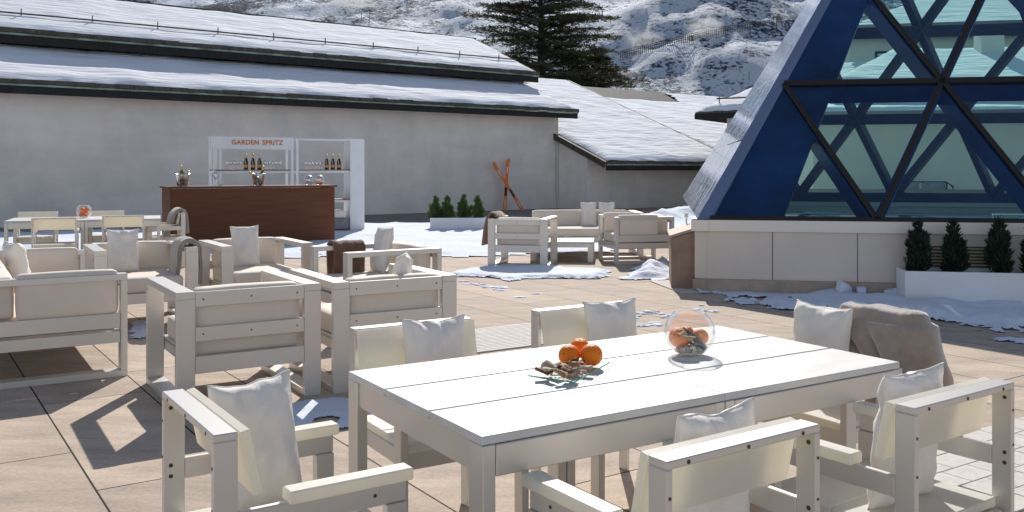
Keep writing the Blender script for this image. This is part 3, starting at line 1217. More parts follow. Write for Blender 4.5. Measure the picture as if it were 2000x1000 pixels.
# back shelf
SH = 33.0
cs, ss = math.cos(R(SH)), math.sin(R(SH))
shelf = empty('bar_shelf', (-3.2, 19.94, 0), SH)
tag(shelf, 'tall white open shelving unit with a lettered header behind the counter', 'shelf')
SL, SD, STOP = 3.26, .36, 2.04
mb = MB()
mb.box((-.165, SD / 2, STOP / 2 + .01), (.33, SD, STOP - .02), WHITE, .003)
mb.build('end_cabinet', shelf)
for x, w_ in ((-SL + .06, .12), (-1.62, .05), (-1.50, .05)):
    for y in (.02, SD - .02):
        mb = MB()
        mb.box((x, y, STOP / 2), (w_ if w_ < .1 else .05, .04, STOP - .03), WHITE, .003)
        if w_ > .1:
            mb.box((x + .12, y, (STOP - .26) / 2), (.035, .035, STOP - .26), WHITE, .003)
        mb.build('upright', shelf)
for z, a, b_ in ((1.375, -SL + .04, -1.65), (1.375, -1.47, -.33), (.745, -1.47, -.33), (.10, -1.47, -.33), (.745, -SL + .04, -1.65)):
    mb = MB()
    mb.box(((a + b_) / 2, SD / 2, z - .042), (b_ - a, SD - .07, .05), WHITE, .003)
    mb.box(((a + b_) / 2, SD / 2 - .002, z - .008), (b_ - a - .004, SD + .01, .017), SHELFWOOD, .002)
    mb.build('shelf_board', shelf)
mb = MB()
mb.box((-(1.47 + .33) / 2, SD / 2, STOP - .03), (1.47 - .33, SD, .035), WHITE, .003)
mb.build('top_board', shelf)
mb = MB()
mb.box((-SL / 2 - .80, -.012, STOP - .125), (SL - 1.58, .022, .25), WHITE, .003)
mb.box((-SL / 2 - .80, SD / 2 + .01, STOP - .02), (SL - 1.60, SD, .02), WHITE, .003)
hd = mb.build('header_board', shelf)
for word, xo in (('GARDEN', -2.60), ('SPRITZ', -2.04)):
    cu = bpy.data.curves.new('sign_text', 'FONT')
    cu.body = word
    cu.size = .132
    cu.align_x = 'CENTER'
    cu.align_y = 'CENTER'
    cu.extrude = .003
    cu.offset = .0034
    cu.space_character = 1.08
    tmp = bpy.data.objects.new('tmp_text', cu)
    col.objects.link(tmp)
    dg = bpy.context.evaluated_depsgraph_get()
    me = bpy.data.meshes.new_from_object(tmp.evaluated_get(dg))
    bpy.data.objects.remove(tmp)
    me.materials.clear()
    me.materials.append(SIGNO)
    tx = bpy.data.objects.new('lettering', me)
    col.objects.link(tx)
    tx.parent = hd
    tx.location = (xo, -.0265, STOP - .118)
    tx.rotation_euler = (R(90), 0, 0)


def shelfpt(px, y, z):
    k = (px - 1000) / F
    ox, oy = -3.2 - ss * y, 19.94 + cs * y
    t = (k * oy - ox) / (cs - k * ss)
    return Vector((ox + t * cs, oy + t * ss, z))


GSB = 'champagne bottles on the shelf'
ordn = ('left', 'middle', 'right')
for k, px in enumerate((480.5, 494, 507)):
    champagne(ordn[k] + ' one of three dark bottles under the lettered header', shelfpt(px, .12, 1.3765), GSB)
for k, px in enumerate((638, 650, 662)):
    champagne(ordn[k] + ' one of three dark bottles on the right-hand shelf bay', shelfpt(px, .12, 1.3765), GSB)
wg2 = wine_glass_mesh().build('wine_glass', None, True)
first = True
for px0, px1, lb in ((444, 471, 'small stemmed glass in the cluster left of the three bottles under the header'),
                     (518, 546, 'small stemmed glass in the cluster right of the three bottles under the header'),
                     (597, 625, 'small stemmed glass in the cluster on the right-hand shelf bay')):
    for i in range(5):
        for j in range(2):
            g = wg2 if first else wg2.copy()
            if not first:
                col.objects.link(g)
            first = False
            g.location = shelfpt(px0 + (px1 - px0) * i / 4 + j * 1.5, .08 + .16 * j, 1.3765)
            tag(g, lb, 'glass', 'stemmed glasses on the shelf')
q = shelfpt(664, .14, .747)
e = MB()
rbox(e, (0, 0, .09), (.5, .28, .17), .05, PIL, 8, .01)
o = e.build('folded_blanket', None, True)
put(o, *shelfpt(650, .16, .336), SH)
tag(o, 'folded white blanket in the lower shelf behind the counter end', 'blanket')
e = MB()
e.box((0, 0, .115), (.6, .30, .23), GREYBAG, .01)
e.box((0, 0, .216), (.62, .31, .03), GREYBAG, .006)
o = e.build('storage_box')
put(o, *shelfpt(650, .16, .102), SH)
tag(o, 'grey storage box on the lowest shelf behind the counter end', 'box')

# ------------------------------------------------------------------ skis
for k, (bx, by, tx_, ty_, lb) in enumerate(((985, 412.5, 992, 310, 'ski standing almost straight against the grey wall'),
                                           (1021, 411.5, 962, 317, 'ski slanting across the other against the grey wall'))):
    a = atY(bx, 0, 30.2 + k * .1)
    a.z = .012
    b = atY(tx_, ty_, (30.70, 30.28)[k])
    d = (b - a)
    ln = d.length
    d.normalize()
    sdv = Vector((cs, ss, 0))
    sdv = (sdv - d * sdv.dot(d)).normalized()
    nn = d.cross(sdv)
    if nn.y > 0:
        nn = -nn
    mb = MB()

    def ribbon(t0, t1, m_, th, dn, wsc=1.0, n=24):
        vs, fs = [], []
        for i in range(n + 1):
            t = t0 + (t1 - t0) * i / n
            w_ = .054 + .018 * (2 * t - 1) ** 2
            tip = 1.0
            if t > .95:
                tip = math.sqrt(max(0.02, 1 - ((t - .95) / .05) ** 2))
            if t < .02:
                tip = .75 + 12.5 * t
            w_ *= tip * wsc
            curl = .06 * max(0, (t - .88) / .12) ** 2
            base = d * (t * ln) + nn * (curl + dn)
            for sgn, o2 in ((-1, 0), (1, 0), (1, th), (-1, th)):
                vs.append(base + sdv * sgn * w_ + nn * o2)
        for i in range(n):
            for q in range(4):
                q2 = (q + 1) % 4
                fs.append((4 * i + q, 4 * i + q2, 4 * i + 4 + q2, 4 * i + 4 + q))
        fs += [(3, 2, 1, 0), (4 * n, 4 * n + 1, 4 * n + 2, 4 * n + 3)]
        mb.add(vs, fs, m_)
    ribbon(0, 1, SKI, .014, 0)
    ribbon(.72, .84, SKIMARK, .001, .0145, .45, 6)
    ribbon(.06, .2, SKIMARK, .001, .0145, .25, 6)
    ribbon(.28, .44, SKIDARK, .002, .0145, .8, 6)
    o = mb.build('ski')
    mb = MB()
    for t in (.31, .41):
        Mx = Matrix((sdv, d, nn)).transposed()
        mb.box(d * (t * ln) + nn * .032, (.075, .08, .03), SKIDARK, .006, Mx)
    mb.build('binding', o)
    o.location = a
    tag(o, 'orange ' + lb, 'ski', 'pair of crossed skis')


# ------------------------------------------------------------------ planters and shrubs
def planter(label, loc, deg, L, D, hh, group):
    e = empty('planter', loc, deg)
    tag(e, label, 'planter', group)
    mb = MB()
    t = .02
    mb.box((L / 2, t / 2, hh / 2), (L, t, hh), WHITE, .002)
    mb.box((L / 2, D - t / 2, hh / 2), (L, t, hh), WHITE, .002)
    for x in (t / 2, L - t / 2):
        mb.box((x, D / 2, hh / 2), (t, D - 2 * t, hh), WHITE, .002)
    mb.build('trough', e)
    mb = MB()
    mb.box((L / 2, D / 2, hh - .07), (L - 2 * t - .004, D - 2 * t - .004, .06), SOIL, .004)
    mb.build('soil', e)
    return e


def shrub_mesh(hh, rad, n, m, seed):
    """upright juniper: several leaders of different height, each clothed in small pointed sprays"""
    rnd = random.Random(seed)
    mb = MB()
    vs, fs = [], []
    leaders = [(0, 0, 1.0, .62)]
    for k in range(6):
        a = k * 1.05 + rnd.uniform(-.4, .4)
        rr = rad * rnd.uniform(.35, .62)
        leaders.append((rr * math.cos(a), rr * math.sin(a), rnd.uniform(.38, .80), rnd.uniform(.32, .50)))
    tw = sum(l[2] * l[3] for l in leaders)
    for lx, ly, lh, lr in leaders:
        for k in range(int(n * lh * lr / tw)):
            t = rnd.random() ** .85
            z = t * hh * lh * .92
            prof = (1 - t) ** .7 * (.6 + 1.1 * min(t * 2, .4)) + .05
            a = rnd.uniform(0, 6.28)
            rr = rad * lr * prof * 1.2 * math.sqrt(rnd.uniform(.1, 1)) * (.85 + .6 * nz(math.cos(a) * 1.6 + seed + lx * 9, math.sin(a) * 1.6, t * 5))
            p = Vector((lx * (1 + .3 * t) + rr * math.cos(a), ly * (1 + .3 * t) + rr * math.sin(a), z))
            up = Vector((math.cos(a) * rnd.uniform(.2, .9), math.sin(a) * rnd.uniform(.2, .9), 1)).normalized()
            ln = hh * rnd.uniform(.07, .16)
            for q in range(5):
                b = rnd.uniform(0, 6.28)
                dd = (up + Vector((math.cos(b), math.sin(b), rnd.uniform(-.2, .4))) * rnd.uniform(.2, .65)).normalized()
                sd = dd.cross(Vector((math.cos(b + 1), math.sin(b + 1), .3))).normalized() * ln * .10
                i = len(vs)
                vs += [p - sd * .5, p + dd * ln * .5 - sd, p + dd * ln, p + dd * ln * .5 + sd]
                fs.append((i, i + 1, i + 2, i + 3))
    mb.add(vs, fs, m)
    return mb


def shrub(label, loc, hh, rad, m, seed, group, n=620):
    e = empty('juniper_shrub', loc)
    tag(e, label, 'shrub', group)
    shrub_mesh(hh, rad, n, m, seed).build('foliage', e, fix=False)
    mb = MB()
    mb.tube([(0, 0, -.03), (.005, 0, hh * .4), (0, .005, hh * .85)], [.014, .010, .003], TRUNK, 6)
    mb.build('stem', e)
    return e


pr = at(1768, 590)
PDEG = -11
planter('long white trough of dark shrubs in front of the pyramid base', (pr.x, pr.y, .0), PDEG, 1.55, .42, .325, 'white planter troughs')
for k, (px, hh) in enumerate(((1793, .52), (1862, .52), (1953, .53), (2018, .50))):
    y = pr.y + .17
    lb = ('leftmost dark juniper in the trough by the pyramid', 'second dark juniper from the left in the trough by the pyramid',
          'third dark juniper in the trough by the pyramid', 'dark juniper cut by the right frame edge')[k]
    Y = pr.y + .21 - .19 * (px - 1768) / F * 9.6
    shrub(lb, ((px - 1000) / F * Y, Y, .27), hh * 1.15, .13, DARKLEAF, 20 + k, 'dark junipers by the pyramid', 640)
pl_ = at(840, 452)
planter('white trough of green shrubs on the snow before the grey wall', (pl_.x, pl_.y, .02), 4, 1.35, .40, .28, 'white planter troughs')
for k, (px, hh, rad, lb) in enumerate(((851, .55, .175, 'leftmost green shrub in the trough on the snow'), (874, .55, .20, 'second green shrub from the left in the trough on the snow'),
                                  (906, .57, .19, 'third green shrub in the trough on the snow'), (933, .56, .19, 'rightmost green shrub in the trough by the tan throw'))):
    Y = pl_.y + .22
    shrub(lb, ((px - 1000) / F * Y, Y, .24), hh, rad, LEAF, 40 + k, 'green shrubs on the snow', 620)


# ------------------------------------------------------------------ terrace, gravel, snow
def paving_mat():
    m = bpy.data.materials.new('beige_paving')
    m.use_nodes = True
    nt = m.node_tree
    N, L = nt.nodes, nt.links
    b = N['Principled BSDF']
    tc = N.new('ShaderNodeTexCoord')
    mp = N.new('ShaderNodeMapping')
    mp.inputs['Rotation'].default_value = (0, 0, R(-124))
    mp.inputs['Location'].default_value = (.28, .150, 0)
    L.new(tc.outputs['Object'], mp.inputs['Vector'])
    br = N.new('ShaderNodeTexBrick')
    br.inputs['Scale'].default_value = 1
    br.inputs['Brick Width'].default_value = 1.75
    br.inputs['Row Height'].default_value = .585
    br.inputs['Mortar Size'].default_value = .0055
    br.inputs['Mortar Smooth'].default_value = .3
    br.inputs['Bias'].default_value = 0
    br.offset = .37
    br.inputs['Color1'].default_value = (.575, .48, .395, 1)
    br.inputs['Color2'].default_value = (.475, .40, .335, 1)
    br.inputs['Mortar'].default_value = (.035, .03, .026, 1)
    L.new(mp.outputs['Vector'], br.inputs['Vector'])
    n1 = N.new('ShaderNodeTexNoise')
    n1.inputs['Scale'].default_value = 2.2
    n1.inputs['Detail'].default_value = 9
    n1.inputs['Roughness'].default_value = .62
    mp2 = N.new('ShaderNodeMapping')
    mp2.inputs['Rotation'].default_value = (0, 0, R(-124))
    mp2.inputs['Scale'].default_value = (.8, 2.6, 1)
    L.new(tc.outputs['Object'], mp2.inputs['Vector'])
    L.new(mp2.outputs['Vector'], n1.inputs['Vector'])
    cr = N.new('ShaderNodeValToRGB')
    cr.color_ramp.elements[0].position = .3
    cr.color_ramp.elements[0].color = (.66, .645, .64, 1)
    cr.color_ramp.elements[1].position = .72
    cr.color_ramp.elements[1].color = (1.18, 1.15, 1.12, 1)
    L.new(n1.outputs['Fac'], cr.inputs['Fac'])
    mx = N.new('ShaderNodeMix')
    mx.data_type = 'RGBA'
    mx.blend_type = 'MULTIPLY'
    mx.inputs['Factor'].default_value = .85
    L.new(br.outputs['Color'], mx.inputs[6])
    L.new(cr.outputs['Color'], mx.inputs[7])
    n3 = N.new('ShaderNodeTexNoise')
    n3.inputs['Scale'].default_value = 45
    n3.inputs['Detail'].default_value = 6
    n3.inputs['Roughness'].default_value = .75
    L.new(tc.outputs['Object'], n3.inputs['Vector'])
    cr3 = N.new('ShaderNodeValToRGB')
    cr3.color_ramp.elements[0].position = .28
    cr3.color_ramp.elements[0].color = (.70, .68, .66, 1)
    cr3.color_ramp.elements[1].position = .60
    cr3.color_ramp.elements[1].color = (1.03, 1.03, 1.03, 1)
    L.new(n3.outputs['Fac'], cr3.inputs['Fac'])
    mx3 = N.new('ShaderNodeMix')
    mx3.data_type = 'RGBA'
    mx3.blend_type = 'MULTIPLY'
    mx3.inputs['Factor'].default_value = .8
    L.new(mx.outputs[2], mx3.inputs[6])
    L.new(cr3.outputs['Color'], mx3.inputs[7])
    L.new(mx3.outputs[2], b.inputs['Base Color'])
    mr = N.new('ShaderNodeMapRange')
    mr.inputs['To Min'].default_value = .72
    mr.inputs['To Max'].default_value = .9
    L.new(n1.outputs['Fac'], mr.inputs['Value'])
    L.new(mr.outputs['Result'], b.inputs['Roughness'])
    b.inputs['Specular IOR Level'].default_value = .12
    ad = N.new('ShaderNodeMath')
    ad.operation = 'MULTIPLY_ADD'
    L.new(br.outputs['Fac'], ad.inputs[0])
    ad.inputs[1].default_value = -1.2
    L.new(n3.outputs['Fac'], ad.inputs[2])
    bp = N.new('ShaderNodeBump')
    bp.inputs['Strength'].default_value = .35
    bp.inputs['Distance'].default_value = .006
    L.new(ad.outputs['Value'], bp.inputs['Height'])
    L.new(bp.outputs['Normal'], b.inputs['Normal'])
    return m


PAVE = paving_mat()
mb = MB()
mb.prism([(-30, -8, -.3), (40, -8, -.3), (40, 46, -.3), (-30, 46, -.3)], PAVE, (0, 0, .3))
tag(mb.build('terrace'), kind='structure')


def gravel_mat():
    m = bpy.data.materials.new('grey_gravel')
    m.use_nodes = True
    nt = m.node_tree
    N, L = nt.nodes, nt.links
    b = N['Principled BSDF']
    tc = N.new('ShaderNodeTexCoord')
    v = N.new('ShaderNodeTexVoronoi')
    v.inputs['Scale'].default_value = 22
    L.new(tc.outputs['Object'], v.inputs['Vector'])
    cr = N.new('ShaderNodeValToRGB')
    cr.color_ramp.elements[0].color = (.10, .085, .08, 1)
    cr.color_ramp.elements[1].color = (.42, .38, .36, 1)
    L.new(v.outputs['Color'], cr.inputs['Fac'])
    L.new(cr.outputs['Color'], b.inputs['Base Color'])
    b.inputs['Roughness'].default_value = .9
    bp = N.new('ShaderNodeBump')
    bp.inputs['Strength'].default_value = 1
    bp.inputs['Distance'].default_value = .03
    L.new(v.outputs['Distance'], bp.inputs['Height'])
    L.new(bp.outputs['Normal'], b.inputs['Normal'])
    return m


GRAVEL = gravel_mat()
mb = MB()
gp = [at(-500, 470), at(0, 452), at(300, 446), at(730, 437), at(1000, 433), at(1180, 428), Vector((4.6, 31.5, 0)), Vector((1.6, 33, 0)), Vector((-30, 12.5, 0))]
mb.prism([Vector((q.x, q.y, .001)) for q in gp], GRAVEL, (0, 0, .006))
tag(mb.build('gravel_bed'), kind='structure')


def inside(p, poly):
    r, n = False, len(poly)
    for i in range(n):
        a, b = poly[i], poly[(i + 1) % n]
        if (a.y > p[1]) != (b.y > p[1]) and p[0] < (b.x - a.x) * (p[1] - a.y) / (b.y - a.y) + a.x:
            r = not r
    return r


def edged(p, poly):
    best = 1e9
    n = len(poly)
    q = Vector((p[0], p[1]))
    for i in range(n):
        a, b = poly[i].to_2d(), poly[(i + 1) % n].to_2d()
        d = b - a
        t = max(0, min(1, (q - a).dot(d) / max(1e-9, d.dot(d))))
        best = min(best, (a + d * t - q).length)
    return best


def snow_patch(name, label, outline, step, hmax, ramp, seed, holes=(), rough=.5, jag=.15, zb=.009):
    poly = [at(*q) if not isinstance(q, Vector) else q for q in outline]
    x0, x1 = min(q.x for q in poly), max(q.x for q in poly)
    y0, y1 = min(q.y for q in poly), max(q.y for q in poly)
    nx, ny = int((x1 - x0) / step) + 3, int((y1 - y0) / step) + 3
    c = Vector(((x0 + x1) / 2, (y0 + y1) / 2, 0))
    hgt = {}
    for i in range(nx):
        for j in range(ny):
            p = (x0 - step + i * step, y0 - step + j * step)
            jx = jag * (fbm(p[0] * .9 / max(ramp, .1) * .3 + seed, p[1] * .9 / max(ramp, .1) * .3, seed, 3) + .55 * fbm(p[0] * 1.1 / max(ramp, .06) + seed, p[1] * 1.1 / max(ramp, .06), 3, 3))
            d = edged(p, poly) * (1 if inside(p, poly) else -1) + jx * ramp * 2
            for hx, hy, hr in holes:
                d = min(d, math.hypot(p[0] - hx, p[1] - hy) - hr)
            if d > -step * .7:
                t = max(0, min(1, d / ramp))
                k = t * t * (3 - 2 * t)
                h = hmax * (.10 + .90 * k) * (.75 + rough * fbm(p[0] * 1.1 + seed, p[1] * 1.1, 0, 4)) * min(1, max(0, d / step + .7))
                hgt[(i, j)] = max(0, h)
    vs, fs, ix = [], [], {}
    for (i, j), h in hgt.items():
        ix[(i, j)] = len(vs)
        vs.append(Vector((x0 - step + i * step - c.x, y0 - step + j * step - c.y, zb + h - (.006 if h <= 0 else 0))))
    for (i, j) in hgt:
        q = [(i, j), (i + 1, j), (i + 1, j + 1), (i, j + 1)]
        if all(k in ix for k in q):
            fs.append(tuple(ix[k] for k in q))
    # side and underside closed by a skirt
    mb = MB()
    mb.add(vs, fs, SNOW)
    o = mb.build(name, None, True, fix=False)
    o.location = c
    tag(o, label, 'snow', None, 'stuff')
    return o


snow_patch('snow', 'broad sheet of trodden snow on the terrace before the gravel', [(-420, 500), (-300, 462), (0, 458), (300, 447), (540, 441), (735, 438), (830, 438), (960, 434), (1100, 431), (1230, 424),
            (1345, 410), (1390, 440), (1320, 466), (1240, 478), (1190, 490), (1140, 494), (1060, 494), (1010, 498), (930, 498), (870, 500), (800, 497), (700, 499), (640, 503), (560, 505), (430, 500), (300, 497), (0, 490), (-200, 495)],
           .13, .07, .5, 3, rough=.55, jag=.35)
snow_patch('snow', 'strip of snow in front of the slatted armchair with the tan throw', [(852, 541), (905, 529), (940, 523), (1000, 518), (1070, 521), (1110, 527), (1160, 529), (1192, 531), (1188, 539), (1165, 545), (1070, 544), (1030, 546), (995, 550), (965, 543), (905, 541)],
           .026, .045, .10, 11, rough=.7, jag=.42)
snow_patch('snow', 'heaped snow beside the brown stone block', [(1180, 549), (1225, 538), (1250, 521), (1275, 512), (1312, 508), (1316, 545), (1290, 554), (1262, 549), (1225, 549)],
           .035, .13, .28, 17, rough=.7, jag=.3)
snow_patch('snow', 'ridge of dirty snow along the foot of the pyramid base', [(1366, 570), (1450, 568), (1540, 565), (1600, 564), (1700, 567), (1790, 575), (1790, 590), (2010, 596), (2060, 640), (2000, 650), (1930, 646), (1880, 628), (1800, 620), (1700, 612), (1600, 606), (1540, 603), (1470, 598), (1450, 588), (1500, 585), (1430, 582)],
           .026, .06, .15, 23, rough=1.5, jag=.9)
h5 = at(638, 823)
snow_patch('snow', 'thin snow patch with a round melt hole under the front table', [(515, 812), (545, 796), (600, 784), (660, 780), (720, 790), (725, 825), (690, 838), (645, 842), (575, 836), (530, 834)],
           .014, .018, .06, 31, holes=((h5.x, h5.y, .075),), rough=.4, jag=.25)
snow_patch('snow', 'small snow patch beside the legs of the left sofa', [(258, 634), (275, 628), (300, 632), (300, 655), (270, 662), (255, 655)], .02, .03, .08, 37, rough=.6, jag=.4)
snow_patch('snow', 'snow heap lying behind the pyramid by the low wing wall', [(1240, 424), (1300, 416), (1345, 405), (1420, 404), (1420, 425), (1330, 440), (1270, 436)], .14, .22, .7, 41, rough=.8, jag=.3)
snow_patch('snow', 'small thin snow scrap at the right frame edge below the trough', [(1925, 660), (1960, 657), (2030, 668), (2030, 676), (1975, 671), (1940, 668)], .022, .03, .08, 51, rough=.8, jag=.6)
rnd = random.Random(8)
for px, py, w_, lb in ((1548, 571, .17, 'flat slab of old ice leaning on the pyramid skirting, leftmost of the chunks'), (1628, 570, .11, 'chunk of old ice standing upright by the skirting'),
                       (1647, 577, .20, 'jagged snow chunk in the middle of the ridge by the pyramid'), (1681, 577, .14, 'round snow lump right of the jagged chunk'), (1745, 579, .15, 'snow lump beside the long white trough')):
    p = at(px, py)
    mb = MB()
    rbox(mb, (0, 0, 0), (w_, w_ * .6, w_ * .5), w_ * .08, SNOW, 5, 0, Matrix.Rotation(rnd.uniform(-.5, .5), 3, 'Y') @ Matrix.Rotation(rnd.uniform(0, 3), 3, 'Z'), rnd.uniform(0, 50), w_ * .25)
    o = mb.build('snow_chunk', None, False)
    o.location = (p.x, p.y, w_ * .22 + .02)
    tag(o, lb, 'snow chunk', 'snow chunks by the pyramid')
rnd = random.Random(4)
k = 0
dots = [(1014, 581, .05), (1049, 574, .045)]
dots += [(895 + 95 * rnd.random() ** 1.0, 0, .02 + .03 * rnd.random()) for _ in range(22)]
dots = [(x, (548 + (x - 895) * .19 + rnd.gauss(0, 3.2)) if y == 0 else y, r) for x, y, r in dots]
dots += [(1228 + 80 * rnd.random(), 604 + 34 * rnd.random(), .018 + .03 * rnd.random()) for _ in range(26)]
dots += [(1340 + 60 * rnd.random(), 596 + 14 * rnd.random(), .015 + .02 * rnd.random()) for _ in range(7)]
mb = MB()
for px, py, r in dots:
    p = at(px, py)
    a0 = rnd.uniform(0, 6)
    ring = [Vector((p.x + r * (1 + .3 * math.sin(3 * g + a0)) * math.cos(g) * 1.5, p.y + r * (1 + .3 * math.cos(2 * g + a0)) * math.sin(g), .002)) for g in [2 * math.pi * i / 14 for i in range(14)]]
    top = [Vector((p.x + (q.x - p.x) * .75, p.y + (q.y - p.y) * .75, .010)) for q in ring]
    n = 14
    mb.add(ring + top, [(i, (i + 1) % n, n + (i + 1) % n, n + i) for i in range(n)] + [tuple(range(n, 2 * n))], SNOW)
tag(mb.build('snow_crumbs', None, True), 'scattered white footprints and crumbs of snow on the paving', 'snow', None, 'stuff')

# pale deck tiles
e = empty('deck_mat', (*at(1036, 634).to_2d(), 0), 33)
tag(e, 'pale striped deck mat lying behind the front table', 'mat')
mb = MB()
for k in range(17):
    mb.box((-.50, .03 - (k + .5) * .052 + .0, .006), (1.55, .044, .012), MAT_STONE, .003)
mb.build('slats', e)
e = empty('deck_mat', (*at(1322, 549).to_2d(), 0), 10)
tag(e, 'small pale slatted mat at the foot of the brown stone block', 'mat')
mb = MB()
for k in range(13):
    mb.box((-.17, -.02 - k * .085, .006), (.36, .074, .012), MAT_STONE, .003)
mb.build('slats', e)
mb = MB()
rnd = random.Random(12)
o0 = at(1850, 893)
ux, uy = Vector((math.cos(R(33)), math.sin(R(33)), 0)), Vector((math.sin(R(33)), -math.cos(R(33)), 0))
for i in range(9):
    for j in range(11):
        w_ = .19
        c = o0 + ux * (i * .20 - .35 + (.1 if j % 2 else 0)) + uy * (j * .15 - .1)
        Mx = Matrix((ux, -uy, Vector((0, 0, 1)))).transposed()
        mb.box((c.x, c.y, .004), (.196, .146, .008 + .003 * rnd.random()), MAT_STONE, .002, Mx)
tag(mb.build('pale_paving'), kind='structure')

# ------------------------------------------------------------------ glass pyramid
PD = Vector((.982, -.191, 0))
PN = Vector((.191, .982, 0))
S_, A_, Z_ = 1.813, .945, 1.614
ZC = .82
P0 = Vector((2.265, 10.526, ZC))
N4 = 4
pyr = empty('glass_pyramid', (P0.x, P0.y, 0))
tag(pyr, 'big blue glass pyramid with triangular panes on a pale low base', 'pyramid')
O = Vector((P0.x, P0.y, 0))


def node(i, r):
    """lattice node i of row r on the front face, local coordinates"""
    return P0 + PD * (S_ * (i + r * .5)) + PN * (A_ * r) + Vector((0, 0, Z_ * r)) - O


apex = node(0, 4)
FLc = Vector((2.13, 10.56, ZC)) - O
BLc = Vector((3.39, 18.3, ZC)) - O
FRc = node(4, 0) + PD * .13
BRc = FRc + PN * 7.7
fn = PD.cross(Vector((PN.x * A_, PN.y * A_, Z_))).normalized()
if fn.y > 0:
    fn = -fn          # outward normal of the front face
for r in range(4):
    for i in range(4 - r):
        a, b, c = node(i, r), node(i + 1, r), node(i, r + 1)
        mb = MB()
        mb.prism([a, b, c], PANE, -fn * .004)
        mb.build('front_pane', pyr)
        if i < 3 - r:
            mb = MB()
            mb.prism([node(i + 1, r), node(i + 1, r + 1), node(i, r + 1)], PANE, -fn * .004)
            mb.build('front_pane', pyr)
# mullions on the outside, deep beams inside
mb, bb = MB(), MB()
seg = []
for r in range(4):
    seg.append((node(0, r), node(4 - r, r), .07 if r else .06))
    for i in range(1, 4 - r + 0):
        pass
for i in range(1, 4):
    seg.append((node(i, 0), node(i, 4 - i), .058))          # lines leaning right
    seg.append((node(i, 0), node(0, i), .058))              # lines leaning left
for a, b, w_ in seg:
    mb.beam(a + fn * .012, b + fn * .012, w_, .05, MULL, up=fn)
    dd = .30 if abs((b - a).z) > .1 else .34
    bb.beam(a, b, .10, dd, NAVY, up=fn, off=(0, -dd / 2 - .02))
mb.build('mullions', pyr)
bb.build('front_beams', pyr)
# hip edge: zinc strip outside, broad navy beam inside
mb = MB()
mb.prism([FLc, node(0, 0) + PD * .02, apex + Vector((.02, 0, 0)), apex - Vector((.08, 0, 0))], HIPMETAL, -fn * .03)
mb.build('hip_strip', pyr)
mb = MB()
up2 = Vector((0, 0, 1))
mb.prism([node(0, 0) + PD * .02 - fn * .05, node(0, 0) + PD * .80 - fn * .05, apex - fn * .05, apex - fn * .05 + Vector((-.02, 0, 0))], NAVY, -fn * .10)
mb.build('hip_beam', pyr)
# left face: reflective panes with thin joints
LNn = (BLc - FLc).cross(apex - FLc).normalized()
if LNn.x > 0:
    LNn = -LNn
mb = MB()
rows = 7
for k in range(rows):
    t0, t1 = k / rows, (k + 1) / rows
    a0, a1 = FLc.lerp(apex, t0), FLc.lerp(apex, t1)
    b0, b1 = BLc.lerp(apex, t0), BLc.lerp(apex, t1)
    nc = max(1, 5 - k // 2)
    for j in range(nc):
        q = [a0.lerp(b0, j / nc + .003), a0.lerp(b0, (j + 1) / nc - .003), a1.lerp(b1, (j + 1) / nc - .003), a1.lerp(b1, j / nc + .003)]
        up_ = (q[3] - q[0]).normalized() * .012
        mb.prism([q[0] + up_, q[1] + up_, q[2] - up_, q[3] - up_], SIDEPANE, LNn * .006 * 1)
mb.build('side_panes', pyr)
# back and right faces: beams only with pale panes
bf = MB()
bk = []
for r in range(4):
    a, b = BLc.lerp(apex, r / 4), BRc.lerp(apex, r / 4)
    bk.append((a, b))
    for i in range(4 - r):
        p0, p1 = a.lerp(b, i / (4 - r)), a.lerp(b, (i + 1) / (4 - r))
        a2, b2_ = BLc.lerp(apex, (r + 1) / 4), BRc.lerp(apex, (r + 1) / 4)
        tp = a2.lerp(b2_, i / max(1, 3 - r)) if r < 3 else apex
        bk.append((p0, tp))
        bk.append((p1, tp))
for r in range(4):
    a, b = FRc.lerp(apex, r / 4), BRc.lerp(apex, r / 4)
    bk.append((a, b))
    for i in range(4 - r):
        p0, p1 = a.lerp(b, i / (4 - r)), a.lerp(b, (i + 1) / (4 - r))
        a2, b2_ = FRc.lerp(apex, (r + 1) / 4), BRc.lerp(apex, (r + 1) / 4)
        tp = a2.lerp(b2_, i / max(1, 3 - r)) if r < 3 else apex
        bk.append((p0, tp))
        bk.append((p1, tp))
bn = (BRc - BLc).cross(apex - BLc).normalized()
for a, b in bk:
    flat = abs((a - b).z) < .05
    ctr_ = Vector((4.1, 3.4, 1.4))
    a, b = a.lerp(ctr_, .13), b.lerp(ctr_, .13)
    bf.beam(a, b, .21 if flat else .13, .13, BACKBEAM, up=Vector((0, 0, 1)) if not flat else bn)
bf.build('rear_beams', pyr)
# base wall, cap, skirting
w0, w1 = FLc + Vector((-.02, -.03, 0)), FRc + Vector((.02, -.03, 0))
corn = [FLc - PD * .04 - PN * .05, FRc + PD * .05 - PN * .05, BRc + PD * .05 + PN * .05, FLc + PD * .35 + PN * 7.7]


def wallring(mb, off, z0, z1, m_, thick=.14):
    ctr = sum(corn, Vector()) / 4
    pts = []
    for q in corn:
        d = (q - ctr)
        pts.append(q + Vector((math.copysign(1, d.dot(PD)) * PD.x - 0, 0, 0)) * 0 + PD * (off if d.dot(PD) > 0 else -off) + PN * (off if d.dot(PN) > 0 else -off))
    for i in range(4):
        a, b = pts[i].copy(), pts[(i + 1) % 4].copy()
        t = (b - a).normalized()
        nn_ = Vector((t.y, -t.x, 0))
        a.z = b.z = (z0 + z1) / 2
        mb.beam(a + (t * 0), b, thick, z1 - z0, m_, off=(-thick / 2, 0), bev=.004)


